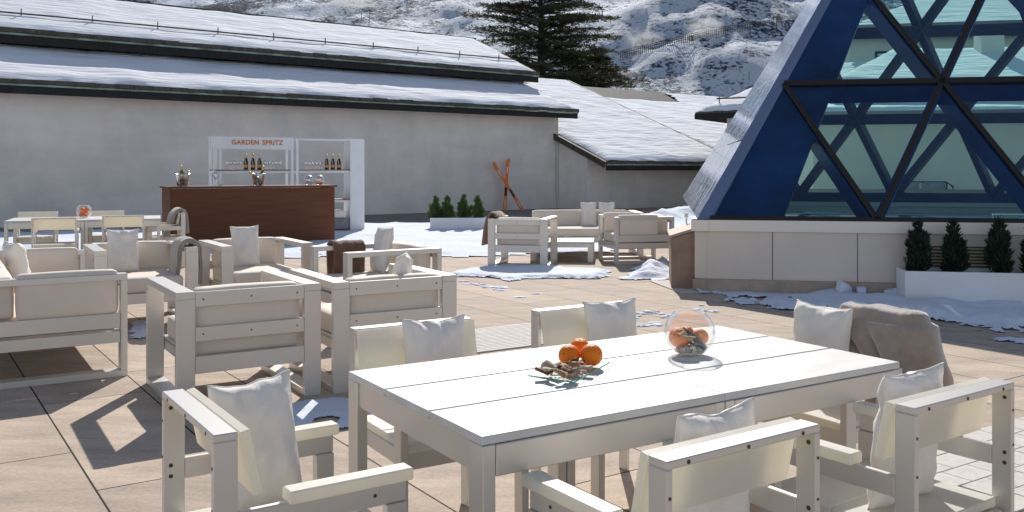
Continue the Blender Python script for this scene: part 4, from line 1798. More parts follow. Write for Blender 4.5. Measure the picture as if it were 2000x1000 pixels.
mb = MB()
wallring(mb, -.01, .14, ZC - .135, BASEWALL)
t = (corn[1] - corn[0]).normalized()
mb.build('base_wall', pyr)
mb = MB()
for s_ in (.99, 1.90 + .0, 2.9, 3.9, 4.9, 5.9):
    q = corn[0] + t * (s_ - .12) + PN * .009
    mb.box((q.x, q.y, (.14 + ZC - .135) / 2), (.008, .004, ZC - .28), STEEL, .0005, Matrix.Rotation(R(-11), 3, 'Z'))
mb.build('panel_joint', pyr)
mb = MB()
wallring(mb, .03, ZC - .135, ZC - .006, CAPMAT, .20)
mb.build('cap', pyr)
mb = MB()
wallring(mb, .012, 0, .14, TRIM, .16)
mb.build('skirting', pyr)
# louvre vent
lv = at(1875, 0 + 529, .0)
q = corn[0] + t * 2.81 - PN * .0
mb = MB()
Mr = Matrix.Rotation(R(-11), 3, 'Z')
mb.box((q.x, q.y, .42), (.86, .012, .26), LOUVRE, .002, Mr)
for k in range(7):
    mb.box((q.x - .0, q.y - .012, .32 + k * .035), (.80, .02, .018), LOUVRE, .002, Mr)
    mb.box((q.x - .0, q.y - .0075, .337 + k * .035), (.80, .004, .014), STEEL, .001, Mr)
mb.build('louvre_vent', pyr)
# inside: floor slab and two white radiator grilles on the sill
mb = MB()
mb.prism([c + Vector((0, 0, -.30)) for c in (corn[0] + PD * .2 + PN * .2, corn[1] - PD * .2 + PN * .2, corn[2] - PD * .2 - PN * .2, corn[3] + PD * .2 - PN * .2)], NAVY, (0, 0, .04))
mb.build('inner_sill', pyr)

# stone block with slanting slab, little rail post
bk0 = at(1311, 564)
e = empty('stone_block', (bk0.x, bk0.y, 0), -8)
tag(e, 'brown stone block with a sloping pale slab at the pyramid corner', 'stone block')
mb = MB()
mb.prism([(0, 0, 0), (.27, 0, 0), (.27, 0, .67), (0, 0, .585)], BROWNSTONE, (0, .9, 0))
mb.build('body', e)
mb = MB()
mb.prism([(-.02, -.02, .588), (.275, -.02, .68), (.275, -.02, .715), (-.02, -.02, .62)], TRIM, (0, .95, 0))
mb.build('top_slab', e)
pp = at(1341, 470, .1)
mb = MB()
pz = Vector((2.02, 10.9 + .4, 0))
mb.tube([(0, 0, 0), (0, 0, .80)], .011, WHITE, 8)
mb.box((0, 0, .81), (.045, .03, .05), WHITE, .004)
o = mb.build('rail_post')
o.location = (2.205, 11.62, 0)
tag(o, 'thin white post standing behind the brown stone block', 'post')

# ------------------------------------------------------------------ lodge and other buildings
LA = 38.0


def roof_snow(parent, x0, x1, y0, y1, zf, seed, nx, ny, thick=.10, cut=None, edge=.35, name='roof_snow', und=.03):
    """snow blanket over a sloping plane z = zf(x, y)"""
    vs, fs, ok = [], [], {}
    for i in range(nx + 1):
        for j in range(ny + 1):
            x = x0 + (x1 - x0) * i / nx
            y = y0 + (y1 - y0) * j / ny
            e_ = min(x - x0, x1 - x, y - y0, y1 - y)
            if cut:
                e_ = min(e_, cut(x, y))
            k = max(0, min(1, e_ / edge + .12 * nz(x * 1.7 + seed, y * 1.7)))
            k = math.sqrt(k)
            h = thick * k * (1 + .25 * fbm(x * .5 + seed, y * .5)) + und * fbm(x * .8 + seed, y * 2.2, 3) * k
            ok[(i, j)] = (cut is None or cut(x, y) > -.02)
            yy = y + (.05 * nz(x * 1.3 + seed, 7.7) if j == 0 else 0)
            vs.append(Vector((x, yy, zf(x, yy) + max(.004, h))))
    for i in range(nx):
        for j in range(ny):
            if all(ok[q] for q in ((i, j), (i + 1, j), (i + 1, j + 1), (i, j + 1))):
                a = i * (ny + 1) + j
                fs.append((a, a + ny + 1, a + ny + 2, a + 1))
    mb = MB()
    mb.add(vs, fs, ROOFSNOW)
    return mb.build(name, parent, True, fix=False)


def eave(parent, x0, x1, y, zb, zt_):
    """slate edge, green gutter line and dark board of an eave facing -y"""
    mb = MB()
    mb.box(((x0 + x1) / 2, y + .04, zb + (zt_ - zb) * .26), (x1 - x0 - .06, .05, (zt_ - zb) * .52), FASCIA, .004)
    mb.build('fascia', parent)
    mb = MB()
    mb.box(((x0 + x1) / 2, y + .005, zb + (zt_ - zb) * .60), (x1 - x0 - .02, .07, (zt_ - zb) * .13), VERDI, .006)
    mb.build('gutter', parent)
    mb = MB()
    n = max(2, int((x1 - x0) / .45))
    rnd = random.Random(int(x1 * 10 + y * 7))
    for k in range(n):
        xa, xb = x0 + (x1 - x0) * k / n, x0 + (x1 - x0) * (k + 1) / n
        dz = rnd.uniform(-.012, .012)
        mb.box(((xa + xb) / 2, y + .03 + rnd.uniform(-.015, .015), zb + (zt_ - zb) * .83 + dz), (xb - xa - .006, .13, (zt_ - zb) * .30), EDGE, .008)
    mb.build('slate_edge', parent)


lodge = empty('lodge', (1.56, 32.2, 0), LA)
tag(lodge, 'long plastered lodge with two stepped snowy roofs behind the bar', 'building')
LX = -36
mb = MB()
mb.prism([(LX, 0, 0), (0, 0, 0), (0, 0, 3.3), (LX, 0, 3.3)], STONEWALL, (0, .4, 0))
mb.prism([(-.4, .4, 0), (0, .4, 0), (0, 12, 0), (-.4, 12, 0)], STONEWALL, (0, 0, 3.4))
mb.build('wall', lodge)
lowz = lambda x, y: 3.44 + .40 * (y + .6)
upz = lambda x, y: 4.92 + .42 * (y - 1.6)
mb = MB()
mb.prism([(LX, -.6, 3.40), (.45, -.6, 3.40), (.45, 2.6, 3.40 + 1.28), (LX, 2.6, 3.40 + 1.28)], SLATE, (0, 0, .035))
mb.build('lower_roof', lodge)
mb = MB()
mb.prism([(LX, 2.2, 3.5), (.3, 2.2, 3.5), (.3, 2.2, 4.95), (LX, 2.2, 4.95)], FASCIA, (0, .3, 0))
mb.build('upper_wall', lodge)
mb = MB()
mb.prism([(LX, 1.6, 4.88), (.5, 1.6, 4.88), (.5, 5.6, 4.88 + 1.68), (LX, 5.6, 4.88 + 1.68)], SLATE, (0, 0, .035))
mb.prism([(LX, 9.6, 4.88), (LX, 5.6, 4.88 + 1.68), (.5, 5.6, 4.88 + 1.68), (.5, 9.6, 4.88)], SLATE, (0, 0, .035))
mb.beam((LX, 5.6, 6.60), (.5, 5.6, 6.60), .22, .06, EDGE)
mb.build('upper_roof', lodge)
mb = MB()
mb.prism([(.30, 1.9, 4.55), (.30, 9.3, 4.55), (.30, 5.6, 6.5)], STONEWALL, (-.2, 0, 0))
mb.build('gable', lodge)
eave(lodge, LX, .45, -.66, 3.13, 3.47)
eave(lodge, LX, .5, 1.54, 4.55, 4.95)
mb = MB()
for (y0, z0, y1, z1, x) in ((-.6, 3.38, 2.4, 4.58, .46), (1.6, 4.86, 5.6, 6.54, .51)):
    mb.beam((x, y0, z0 - .04), (x, y1, z1 - .04), .05, .16, EDGE)
mb.build('rake_board', lodge)
roof_snow(lodge, LX, .34, -.58, 2.2, lowz, 3, 300, 24, .10, edge=.22)
roof_snow(lodge, LX, .36, 1.64, 5.48, upz, 8, 300, 26, .09, edge=.25)
mb = MB()
mb.tube([(LX, 2.55, upz(0, 2.55) + .15), (.2, 2.55, upz(0, 2.55) + .15)], .024, STEEL, 6)
for k in range(20):
    x = -.6 - k * 1.75
    mb.box((x, 2.55, upz(0, 2.55) + .15), (.022, .04, .26), STEEL, .003)
mb.build('snow_guard', lodge)
mb = MB()
mb.tube([(-.02, -.06, .35), (-.02, -.06, 3.2)], .035, PALE, 8)
mb.tube([(-.02, -.06, 2.2), (.12, -.35, 1.95), (.12, -1.3, 1.55), (.12, -1.55, 1.50), (.5, -1.62, 1.50)], .022, PALE, 6)
mb.build('downpipe', lodge)

wing = empty('lodge_wing', (3.16, 30.2, 0), LA)
tag(wing, 'low side wing with a broad sunlit snowy roof right of the crossed skis', 'building')
az = lambda x, y: 1.63 + .386 * y
mb = MB()
mb.prism([(0, 1.0, 0), (14, 1.0, 0), (14, 1.0, 1.95), (0, 1.0, 1.95)], STONEWALL, (0, .3, 0))
mb.prism([(0, 1.3, 0), (0, 1.3, 2.0), (0, 9.8, 5.3), (0, 9.8, 0)], STONEWALL, (.3, 0, 0))
mb.build('wall', wing)
mb = MB()
mb.prism([(-.12, 0, 1.59), (6.9, 0, 1.59), (6.9, 9.9, 1.59 + .386 * 9.9), (-.12, 9.9, 1.59 + .386 * 9.9)], SLATE, (0, 0, .035))
mb.build('roof', wing)
eave(wing, -.12, 15, -.05, 1.33, 1.66)
mb = MB()
mb.beam((-.15, -.02, 1.52), (-.15, 9.9, 1.52 + .386 * 9.9), .06, .20, EDGE)
mb.build('rake_board', wing)
roof_snow(wing, .02, 6.82, .05, 9.8, az, 21, 80, 90, .11, edge=.3)
bz = lambda x, y: 1.60 + .34 * y
mb = MB()
mb.prism([(6.98, 0, 1.56), (15, 0, 1.56), (15, 9.0, 1.56 + .34 * 9), (6.98, 9.0, 1.56 + .34 * 9)], SLATE, (0, 0, .035))
mb.beam((6.94, 0, 1.60), (6.94, 9.8, 1.60 + .386 * 9.8 + .02), .12, .08, EDGE)
mb.build('roof', wing)
roof_snow(wing, 7.08, 14.9, .05, 8.9, bz, 25, 80, 80, .11, edge=.3)

# slate roof further back
ra = atY(1130, 168, 50)
rear = empty('slate_roofed_house', (ra.x, ra.y, 0), LA)
tag(rear, 'house behind the wing with bare grey slates at one end of its snowy roof', 'building')
rz = ra.z
cz = lambda x, y: rz - .40 * (-y)
mb = MB()
mb.prism([(-3, -7, rz - 2.8), (16, -7, rz - 2.8), (16, 0, rz), (-3, 0, rz)], SLATE, (0, 0, -.05))
mb.prism([(-3, 6, rz - 2.4), (-3, 0, rz), (16, 0, rz), (16, 6, rz - 2.4)], SLATE, (0, 0, -.05))
mb.build('roof', rear)
mb = MB()
mb.box((6.5, 0, (rz - 2.9) / 2), (18.5, 11.5, rz - 2.9), STONEWALL)
mb.build('wall', rear)
roof_snow(rear, 3.0, 15.9, -6.9, -.3, cz, 33, 90, 50, .12, cut=lambda x, y: x - 5.6 - .25 * (y + 3) + .5 * nz(x * 1.2, y * 1.2), edge=.2)
mb = MB()
mb.box((9.5, -2.6, cz(0, -2.6) + .14), (1.3, .12, .06), STEEL)
mb.build('roof_bar', rear)

# small roof next to the pyramid
rd = atY(1358, 222, 33)
side = empty('small_side_house', (rd.x, rd.y, 0), -32)
tag(side, 'small house with a dark deep eave peeping out left of the pyramid', 'building')
ez = rd.z
mb = MB()
mb.prism([(0, 0, ez), (6, 0, ez), (6, 5, ez + 2.0), (2.6, 5, ez + 2.0)], SLATE, (0, 0, .05))
mb.prism([(0, 0, ez), (2.6, 5, ez + 2.0), (0, 10, ez)], SLATE, (0, 0, .05))
mb.build('roof', side)
mb = MB()
mb.box((3.0, .04, ez - .10), (6.0, .06, .20), FASCIA)
mb.beam((0, 0, ez - .1), (0, 10, ez - .1), .06, .2, FASCIA)
mb.build('fascia', side)
mb = MB()
mb.box((4.3, 4, (ez - .1) / 2), (6.6, 7, ez - .1), STONEWALL)
mb.build('wall', side)
dz = lambda x, y: ez + .05 + .40 * y
roof_snow(side, 0, 6, .05, 4.9, dz, 37, 50, 40, .13, cut=lambda x, y: x - .52 * y - .05, edge=.25)
mb = MB()
mb.tube([(.6, .55, dz(0, .55) + .28), (6, .55, dz(0, .55) + .28)], .03, STEEL, 6)
for x in (.7, 2.4, 4.2):
    mb.box((x, .55, dz(0, .55) + .2), (.03, .03, .3), STEEL)
mb.build('snow_guard', side)

# house seen through the pyramid
hx = atY(1588, 215, 25.5)
east = empty('hip_roofed_house', (hx.x, hx.y, 0), -6)
tag(east, 'pale house with a hipped snowy roof seen through the pyramid panes', 'building')
mb = MB()
mb.prism([(0, 0, 0), (12, 0, 0), (12, 0, 2.75), (0, 0, 2.75)], PALE, (0, .3, 0))
mb.prism([(.0, .3, 0), (.3, .3, 0), (.3, 8, 0), (0, 8, 0)], PALE, (0, 0, 2.75))
mb.prism([(1.2, 1.6, 2.7), (12, 1.6, 2.7), (12, 1.6, 3.75), (1.2, 1.6, 3.75)], PALE, (0, .3, 0))
mb.build('wall', east)
mb = MB()
mb.prism([(-.5, -.6, 2.78), (12.5, -.6, 2.78), (12.5, 1.7, 3.1), (-.5, 1.7, 3.1)], FASCIA, (0, 0, .10))
mb.build('lower_roof', east)
roof_snow(east, -.45, 12.4, -.55, 1.65, lambda x, y: 2.9 + .14 * (y + .6), 41, 60, 14, .16, edge=.2)
mb = MB()
mb.prism([(.6, 1.0, 3.75), (12, 1.0, 3.75), (12, 5, 5.2), (3.6, 5, 5.2)], SLATE, (0, 0, .06))
mb.prism([(.6, 1.0, 3.75), (3.6, 5, 5.2), (.6, 9, 3.75)], SLATE, (0, 0, .06))
mb.build('roof', east)
roof_snow(east, .6, 12, 1.02, 4.95, lambda x, y: 3.82 + .3625 * (y - 1.0), 43, 70, 30, .12, cut=lambda x, y: x - .6 - .75 * (y - 1.0), edge=.2)
for x, y, hgt in ((6.3, 4.2, 5.7), (9.2, 3.0, 5.1)):
    mb = MB()
    mb.box((x, y, hgt - .5), (.7, .6, 1.3), PALE, .01)
    mb.box((x, y, hgt + .2), (.8, .7, .12), FASCIA, .01)
    mb.build('chimney', east)

hb = atY(1640, 64, 36)
tallh = empty('tall_hip_roofed_house', (hb.x, hb.y, 0), -8)
tag(tallh, 'taller pale house with a big snowy hip roof high behind the pyramid glass', 'building')
zb_ = hb.z
mb = MB()
mb.prism([(.5, .5, 0), (16, .5, 0), (16, .5, zb_), (.5, .5, zb_)], PALE, (0, .3, 0))
mb.prism([(.5, .8, 0), (.8, .8, 0), (.8, 9, 0), (.5, 9, 0)], PALE, (0, 0, zb_))
mb.build('wall', tallh)
mb = MB()
mb.prism([(0, 0, zb_), (17, 0, zb_), (17, 5.2, zb_ + 2.1), (4.6, 5.2, zb_ + 2.1)], SLATE, (0, 0, .06))
mb.prism([(0, 0, zb_), (4.6, 5.2, zb_ + 2.1), (0, 10.4, zb_)], SLATE, (0, 0, .06))
mb.build('roof', tallh)
mb = MB()
mb.box((8.5, -.03, zb_ - .12), (17.2, .08, .24), FASCIA)
mb.build('fascia', tallh)
roof_snow(tallh, 0, 17, .04, 5.15, lambda x, y: zb_ + .07 + .4038 * y, 47, 80, 36, .12, cut=lambda x, y: x - .885 * y - .02, edge=.2)
for k in range(4):
    mb = MB()
    mb.box((2.2 + k * 3.3, .47, zb_ - 1.35), (1.5, .07, 1.3), FASCIA, .004)
    o = mb.build('window_frame', tallh)
    m2 = MB()
    for dx in (-.36, .36):
        m2.box((2.2 + k * 3.3 + dx, .425, zb_ - 1.35), (.64, .03, 1.12), DARKPANE, .002)
    m2.build('window_pane', o)
bq = atY(1800, 392, 23.5)
bench = empty('lift_bench', (bq.x, bq.y, 0), -8)
tag(bench, 'dark two-seat lift chair standing by the pale wall behind the pyramid glass', 'bench')
mb = MB()
for x in (-.6, -.2, .2, .6):
    mb.tube([(x, .2, 1.05), (x, .05, .66), (x, -.42, .60)], .02, STEEL, 6)
for z, y in ((1.05, .2), (.86, .13), (.66, .05), (.63, -.18), (.60, -.42)):
    mb.tube([(-.66, y, z), (.66, y, z)], .024, STEEL, 6)
mb.build('seat_frame', bench)
for k in (-1, 1):
    mb = MB()
    rbox(mb, (k * .31, -.18, .66), (.56, .44, .07), .03, GREYBAG, 6)
    rbox(mb, (k * .31, .10, .88), (.56, .07, .34), .03, GREYBAG, 6)
    mb.build('seat_pad', bench, True)
mb = MB()
for x in (-.66, .66):
    mb.tube([(x, .18, 0), (x, .18, 1.05), (x, -.3, .95), (x, -.42, .60), (x, -.42, 0)], .025, STEEL, 6)
mb.build('side_frame', bench)
for px, lb in ((1606, 'left white grille lying on the inner sill of the pyramid'), (1975, 'white grille on the inner sill near the right frame edge')):
    gq = atY(px, 418, 11.6 - .19 * (px - 1606) / F * 11)
    e = empty('sill_grille', (gq.x, gq.y, .555), -11)
    tag(e, lb, 'grille', 'grilles inside the pyramid')
    mb = MB()
    mb.box((0, 0, .01), (.42, .06, .02), WHITE, .002)
    mb.box((0, 0, .28), (.42, .06, .02), WHITE, .002)
    for k in range(13):
        mb.box((-.20 + k * .0333, 0, .145), (.014, .05, .25), WHITE, .001)
    mb.build('slats', e)


# ------------------------------------------------------------------ mountain
def ter(x, y):
    d = y - 62
    if d <= 0:
        return -.7
    k = min(1, d / 90)
    base = .06 * d + .205 * max(0, y - 150) + .00003 * max(0, y - 300) ** 2
    ridge = 16 * fbm(x * .0042 + 3.1, y * .0050 + 1.2, 0, 4) + 7.5 * fbm(x * .02 + 8, y * .026, 2, 4)
    # rounded shoulder carrying the snow fence on the right
    sh = 15 * math.exp(-((x - 95) / 60) ** 2 - ((y - 265) / 55) ** 2)
    fine = 1.5 * fbm(x * .11, y * .14, 4, 3)
    return -.7 + base + k * (ridge + sh + fine)


def ray_ter(px, py):
    dx, dz_ = (px - 1000) / F, (HZ - py) / F
    y = 90.0
    while y < 1400:
        if H + dz_ * y < ter(dx * y, y):
            return Vector((dx * y, y, ter(dx * y, y)))
        y += .6
    return Vector((dx * 700, 700, H + dz_ * 700))


def mountain_mat():
    m = bpy.data.materials.new('snowy_scrub_slope')
    m.use_nodes = True
    nt = m.node_tree
    N, L = nt.nodes, nt.links
    b = N['Principled BSDF']
    b.inputs['Roughness'].default_value = .75
    b.inputs['Specular IOR Level'].default_value = .08
    tc = N.new('ShaderNodeTexCoord')

    def nn_(scale, detail, rough, st=None):
        n = N.new('ShaderNodeTexNoise')
        n.inputs['Scale'].default_value = scale
        n.inputs['Detail'].default_value = detail
        n.inputs['Roughness'].default_value = rough
        mp = N.new('ShaderNodeMapping')
        if st:
            mp.inputs['Scale'].default_value = st
        L.new(tc.outputs['Object'], mp.inputs['Vector'])
        L.new(mp.outputs['Vector'], n.inputs['Vector'])
        return n
    big = nn_(.014, 5, .55)
    mid = nn_(.22, 9, .74, (1, .55, 1.8))
    fine = nn_(.95, 6, .68, (1, .6, 1.6))
    a1 = N.new('ShaderNodeMath')
    a1.operation = 'MULTIPLY_ADD'
    L.new(big.outputs['Fac'], a1.inputs[0])
    a1.inputs[1].default_value = 1.1
    L.new(mid.outputs['Fac'], a1.inputs[2])
    a2 = N.new('ShaderNodeMath')
    a2.operation = 'MULTIPLY_ADD'
    L.new(fine.outputs['Fac'], a2.inputs[0])
    a2.inputs[1].default_value = 1.0
    L.new(a1.outputs['Value'], a2.inputs[2])
    cr = N.new('ShaderNodeValToRGB')
    cr.color_ramp.elements[0].position = .775
    cr.color_ramp.elements[0].color = (.80, .87, .98, 1)
    cr.color_ramp.elements[1].position = .835
    cr.color_ramp.elements[1].color = (.048, .062, .100, 1)
    el_ = cr.color_ramp.elements.new(.797)
    el_.color = (.34, .40, .52, 1)
    hf = N.new('ShaderNodeMath')
    hf.operation = 'MULTIPLY'
    hf.inputs[1].default_value = .5
    L.new(a2.outputs['Value'], hf.inputs[0])
    L.new(hf.outputs['Value'], cr.inputs['Fac'])
    L.new(cr.outputs['Color'], b.inputs['Base Color'])
    bp = N.new('ShaderNodeBump')
    bp.inputs['Strength'].default_value = .9
    bp.inputs['Distance'].default_value = 2.2
    L.new(a2.outputs['Value'], bp.inputs['Height'])
    L.new(bp.outputs['Normal'], b.inputs['Normal'])
    return m


MOUNT = mountain_mat()
ys = [-60, 0, 40, 62]
y = 66.0
while y < 1500:
    ys.append(y)
    y *= 1.0135
xsn = [i / 150 for i in range(-150, 151)]
vs, fs = [], []
for y in ys:
    half = 120 + .75 * max(0, y)
    for u in xsn:
        x = 40 + u * half
        vs.append((x, y, ter(x, y)))
nxs = len(xsn)
for j in range(len(ys) - 1):
    for i in range(nxs - 1):
        a = j * nxs + i
        fs.append((a, a + 1, a + nxs + 1, a + nxs))
mb = MB()
mb.add(vs, fs, MOUNT)
tag(mb.build('mountain', None, True, fix=False), kind='structure')

# ski-lift pylon, snow fence, snow cannon and small posts on the slope
p = ray_ter(1517, 62)
sc_ = p.y / F
e = empty('lift_pylon', p)
tag(e, 'lift pylon with a cross arm on the snowy shoulder left of the pyramid', 'pylon')
mb = MB()
hh = 24 * sc_
mb.tube([(0, 0, -1), (0, 0, hh)], [1.3 * sc_, .9 * sc_], STEEL, 8)
mb.build('mast', e)
mb = MB()
mb.beam((-8 * sc_, 0, hh), (8 * sc_, 0, hh), 2 * sc_, 2.2 * sc_, STEEL)
for sx in (-1, 1):
    mb.box((sx * 7 * sc_, 0, hh - 3 * sc_), (5 * sc_, 2 * sc_, 2 * sc_), STEEL)
    mb.box((sx * 6 * sc_, 0, hh + 2 * sc_), (1.5 * sc_, 1.5 * sc_, 4 * sc_), STEEL)
mb.build('cross_arm', e)
fence = None
pts = []
for px, py in ((1212, 114), (1240, 107), (1270, 100), (1300, 92), (1335, 85), (1365, 78), (1395, 70), (1430, 62), (1470, 56), (1535, 50)):
    pts.append(ray_ter(px, py))
c0_ = pts[0]
fence = empty('snow_fence', c0_)
tag(fence, 'long dark snow fence curving along the snowy shoulder', 'fence')
dense = []
for i in range(len(pts) - 1):
    n = 8
    for k in range(n):
        dense.append(pts[i].lerp(pts[i + 1], k / n))
post0 = None
for q in dense:
    q = q - c0_
    if post0 is None:
        mb = MB()
        mb.box((0, 0, .5), (.14, .12, 1.8), STEEL, .01)
        post0 = ob = mb.build('post', fence)
    else:
        ob = post0.copy()
        col.objects.link(ob)
        ob.parent = fence
    ob.location = q
mb = MB()
for i in range(len(dense) - 1):
    a, b = dense[i] - c0_, dense[i + 1] - c0_
    for h_ in (.5, 1.0, 1.5):
        mb.beam(a + Vector((0, 0, h_)), b + Vector((0, 0, h_)), .05, .12, STEEL, bev=.01)
mb.build('rails', fence)
p = ray_ter(1352, 81)
sc_ = p.y / F
mb = MB()
mb.tube([(0, 0, -.5), (0, 0, 9 * sc_)], 1.0 * sc_, STEEL, 6)
mb.tube([(-2.5 * sc_, 0, 9 * sc_), (2.5 * sc_, 0, 10 * sc_)], 2.0 * sc_, STEEL, 8)
o = mb.build('snow_cannon')
o.location = p
tag(o, 'small dark snow cannon blowing a white plume on the slope', 'snow cannon')


def plume(label, px, py, wx, wz, dens, seed):
    p = ray_ter(px, py)
    sc = p.y / F
    m = bpy.data.materials.new('snow_plume')
    m.use_nodes = True
    nt = m.node_tree
    N, L = nt.nodes, nt.links
    N.remove(N['Principled BSDF'])
    v = N.new('ShaderNodeVolumePrincipled')
    v.inputs['Color'].default_value = (.97, .98, 1, 1)
    v.inputs['Anisotropy'].default_value = .3
    tc = N.new('ShaderNodeTexCoord')
    ln = N.new('ShaderNodeVectorMath')
    ln.operation = 'LENGTH'
    mp = N.new('ShaderNodeMapping')
    mp.inputs['Scale'].default_value = (1, 1, 1)
    L.new(tc.outputs['Object'], mp.inputs['Vector'])
    L.new(mp.outputs['Vector'], ln.inputs[0])
    n = N.new('ShaderNodeTexNoise')
    n.inputs['Scale'].default_value = 2.0
    n.inputs['Detail'].default_value = 5
    L.new(tc.outputs['Object'], n.inputs['Vector'])
    mr = N.new('ShaderNodeMapRange')
    mr.inputs['From Min'].default_value = 1.0
    mr.inputs['From Max'].default_value = .15
    L.new(ln.outputs['Value'], mr.inputs['Value'])
    cr = N.new('ShaderNodeMapRange')
    cr.inputs['From Min'].default_value = .40
    cr.inputs['From Max'].default_value = .62
    L.new(n.outputs['Fac'], cr.inputs['Value'])
    mu = N.new('ShaderNodeMath')
    mu.operation = 'MULTIPLY'
    L.new(mr.outputs['Result'], mu.inputs[0])
    L.new(cr.outputs['Result'], mu.inputs[1])
    mu2 = N.new('ShaderNodeMath')
    mu2.operation = 'MULTIPLY'
    mu2.inputs[1].default_value = dens / (wx * sc)
    L.new(mu.outputs['Value'], mu2.inputs[0])
    L.new(mu2.outputs['Value'], v.inputs['Density'])
    L.new(v.outputs['Volume'], N['Material Output'].inputs['Volume'])
    mb = MB()
    mb.lathe([(.001, -1)] + [(math.cos(R(a)), math.sin(R(a))) for a in range(-75, 76, 15)] + [(.001, 1)], m, 16)
    o = mb.build('snow_plume', None, True)
    o.location = p + Vector((0, -2, wz * sc * .5))
    o.scale = (wx * sc, wx * sc * .5, wz * sc)
    tag(o, label, 'snow plume', None, 'stuff')


plume('white drift of blown snow beside the snow cannon', 1372, 66, 42, 26, 3.2, 1)
plume('white drift of blown snow above the lodge ridge', 690, 14, 60, 26, 3.0, 2)
plume('thin drift of blown snow over the lower slope', 1255, 92, 46, 26, 1.6, 3)
for k, (px, py, hpx) in enumerate(((722, 44, 24), (1463, 160, 18), (706, 38, 10), (1418, 30, 9))):
    p = ray_ter(px, py)
    sc_ = p.y / F
    mb = MB()
    mb.tube([(0, 0, -.5), (0, 0, hpx * sc_)], .6 * sc_, STEEL, 5)
    mb.box((0, 0, hpx * sc_), (2.2 * sc_, .8 * sc_, 1.2 * sc_), STEEL, .02)
    o = mb.build('marker_pole')
    o.location = p
    tag(o, ('tall thin pole rising behind the lodge ridge', 'dark pole on the slope close to the pyramid', 'short pole behind the lodge ridge', 'tiny pole high on the slope')[k], 'pole', 'poles on the slope')


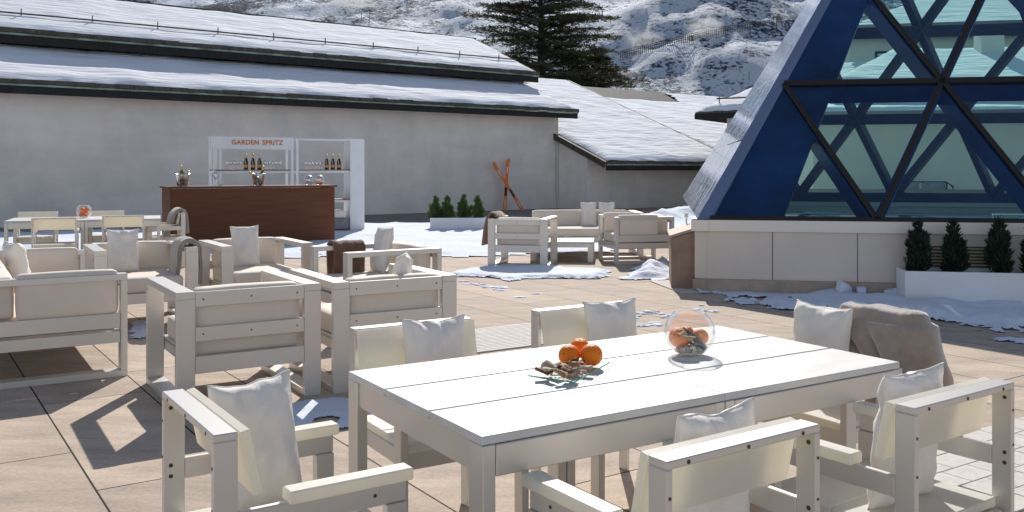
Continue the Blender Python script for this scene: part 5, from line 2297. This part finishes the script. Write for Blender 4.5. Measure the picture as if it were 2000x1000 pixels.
# ------------------------------------------------------------------ conifer
def conifer(label, px, Y, hh, rad, seed, nb, zlow):
    rnd = random.Random(seed)
    x = (px - 1000) / F * Y
    e = empty('conifer_tree', (x, Y, -.5))
    tag(e, label, 'tree', 'conifers behind the lodge')
    tb = MB()
    tb.tube([(0, 0, 0), (.1, 0, hh * .3), (0, .1, hh * .65), (0, 0, hh)], [.5, .4, .2, .04], TRUNK, 10)
    cr = MB()
    vs, fs = [], []

    def needles(p, d, ln, k):
        for q in range(k):
            b = rnd.uniform(0, 6.28)
            dd = (d * rnd.uniform(.3, 1) + Vector((math.cos(b), math.sin(b), rnd.uniform(-.45, .25))) * rnd.uniform(.4, 1.0)).normalized()
            sd = dd.cross(Vector((rnd.uniform(-1, 1), rnd.uniform(-1, 1), 1))).normalized() * ln * .085
            i = len(vs)
            l2 = ln * rnd.uniform(.6, 1.25)
            vs.extend([p - sd * .4, p + dd * l2 * .55 - sd, p + dd * l2, p + dd * l2 * .55 + sd])
            fs.append((i, i + 1, i + 2, i + 3))
    for b in range(nb):
        t = (b + rnd.random()) / nb
        z = zlow + (hh - zlow) * t ** 1.05
        a = b * 2.399 + rnd.uniform(-.4, .4)
        ln = rad * (1 - t) ** .62 * rnd.uniform(.72, 1.12) + .5
        rise = rnd.uniform(.02, .30) + .40 * t
        d = Vector((math.cos(a), math.sin(a), 0))
        pts_ = []
        ns = 9
        for k in range(ns + 1):
            u = k / ns
            pts_.append(d * (ln * u) + Vector((0, 0, z + rise * ln * u - .30 * ln * u * u + .10 * ln * max(0, u - .7))))
        tb.tube(pts_, [.085 * (1 - k / ns * .9) * (ln / rad + .2) for k in range(ns + 1)], TRUNK, 5, False)
        sdv = Vector((-d.y, d.x, 0))
        for k in range(1, ns * 2 + 4):
            u = k / (ns * 2 + 3)
            if u < .15:
                continue
            f = u * ns
            i0 = min(ns - 1, int(f))
            p = pts_[i0].lerp(pts_[i0 + 1], f - i0)
            for sg in (-1, 1):
                sl = ln * (.23 * (1 - u) + .085) * rnd.uniform(.5, 1.25)
                sd = (sdv * sg + d * rnd.uniform(.4, .9)).normalized()
                nn2 = max(2, int(sl / .25))
                for q in range(nn2):
                    w = (q + .5) / nn2
                    pp_ = p + sd * (sl * w) + Vector((rnd.gauss(0, .04), rnd.gauss(0, .04), -.14 * sl * w * w + rnd.gauss(0, .05)))
                    needles(pp_, (sd + Vector((0, 0, .25))).normalized(), .46, 5)
    cr.add(vs, fs, NEEDLE)
    tb.build('trunk', e, True)
    cr.build('crown', e, fix=False)
    return e


conifer('tall dark spreading conifer rising behind the lodge roof end', 1056, 75, 23.5, 8.6, 5, 180, 5.0)
conifer('lower dark conifer spreading to the right of the tall one', 1150, 80, 12.0, 5.6, 9, 80, 5.2)

# ------------------------------------------------------------------ light, sky, camera
EL, AZ = R(35.5), R(2.0)
w = bpy.data.worlds.new('World')
scene.world = w
w.use_nodes = True
nt = w.node_tree
sky = nt.nodes.new('ShaderNodeTexSky')
sky.sky_type = 'NISHITA'
sky.sun_disc = False
sky.sun_elevation = EL
sky.sun_rotation = AZ
sky.altitude = 2100
hs = nt.nodes.new('ShaderNodeHueSaturation')
hs.inputs['Saturation'].default_value = .70
nt.links.new(sky.outputs['Color'], hs.inputs['Color'])
nt.links.new(hs.outputs['Color'], nt.nodes['Background'].inputs['Color'])
nt.nodes['Background'].inputs['Strength'].default_value = .122
sun = bpy.data.lights.new('sun', 'SUN')
sun.energy = 4.9
sun.angle = R(.53)
sun.color = (1, .945, .87)
so = bpy.data.objects.new('sun', sun)
col.objects.link(so)
dirv = Vector((math.sin(AZ) * math.cos(EL), math.cos(AZ) * math.cos(EL), math.sin(EL)))
so.rotation_euler = dirv.to_track_quat('Z', 'Y').to_euler()
so.location = dirv * 50

cam = bpy.data.cameras.new('camera')
cam.sensor_width = 36
cam.lens = F / 2000 * 36
cam.shift_y = -(500 - HZ) / 2000
cam.clip_start = .05
cam.clip_end = 5000
co = bpy.data.objects.new('camera', cam)
col.objects.link(co)
co.location = (0, 0, H)
co.rotation_euler = (R(90), 0, 0)
scene.camera = co
scene.view_settings.view_transform = 'Standard'
scene.view_settings.look = 'None'
scene.view_settings.exposure = .14
scene.view_settings.gamma = 1
scene.cycles.max_bounces = 10
scene.cycles.transparent_max_bounces = 24
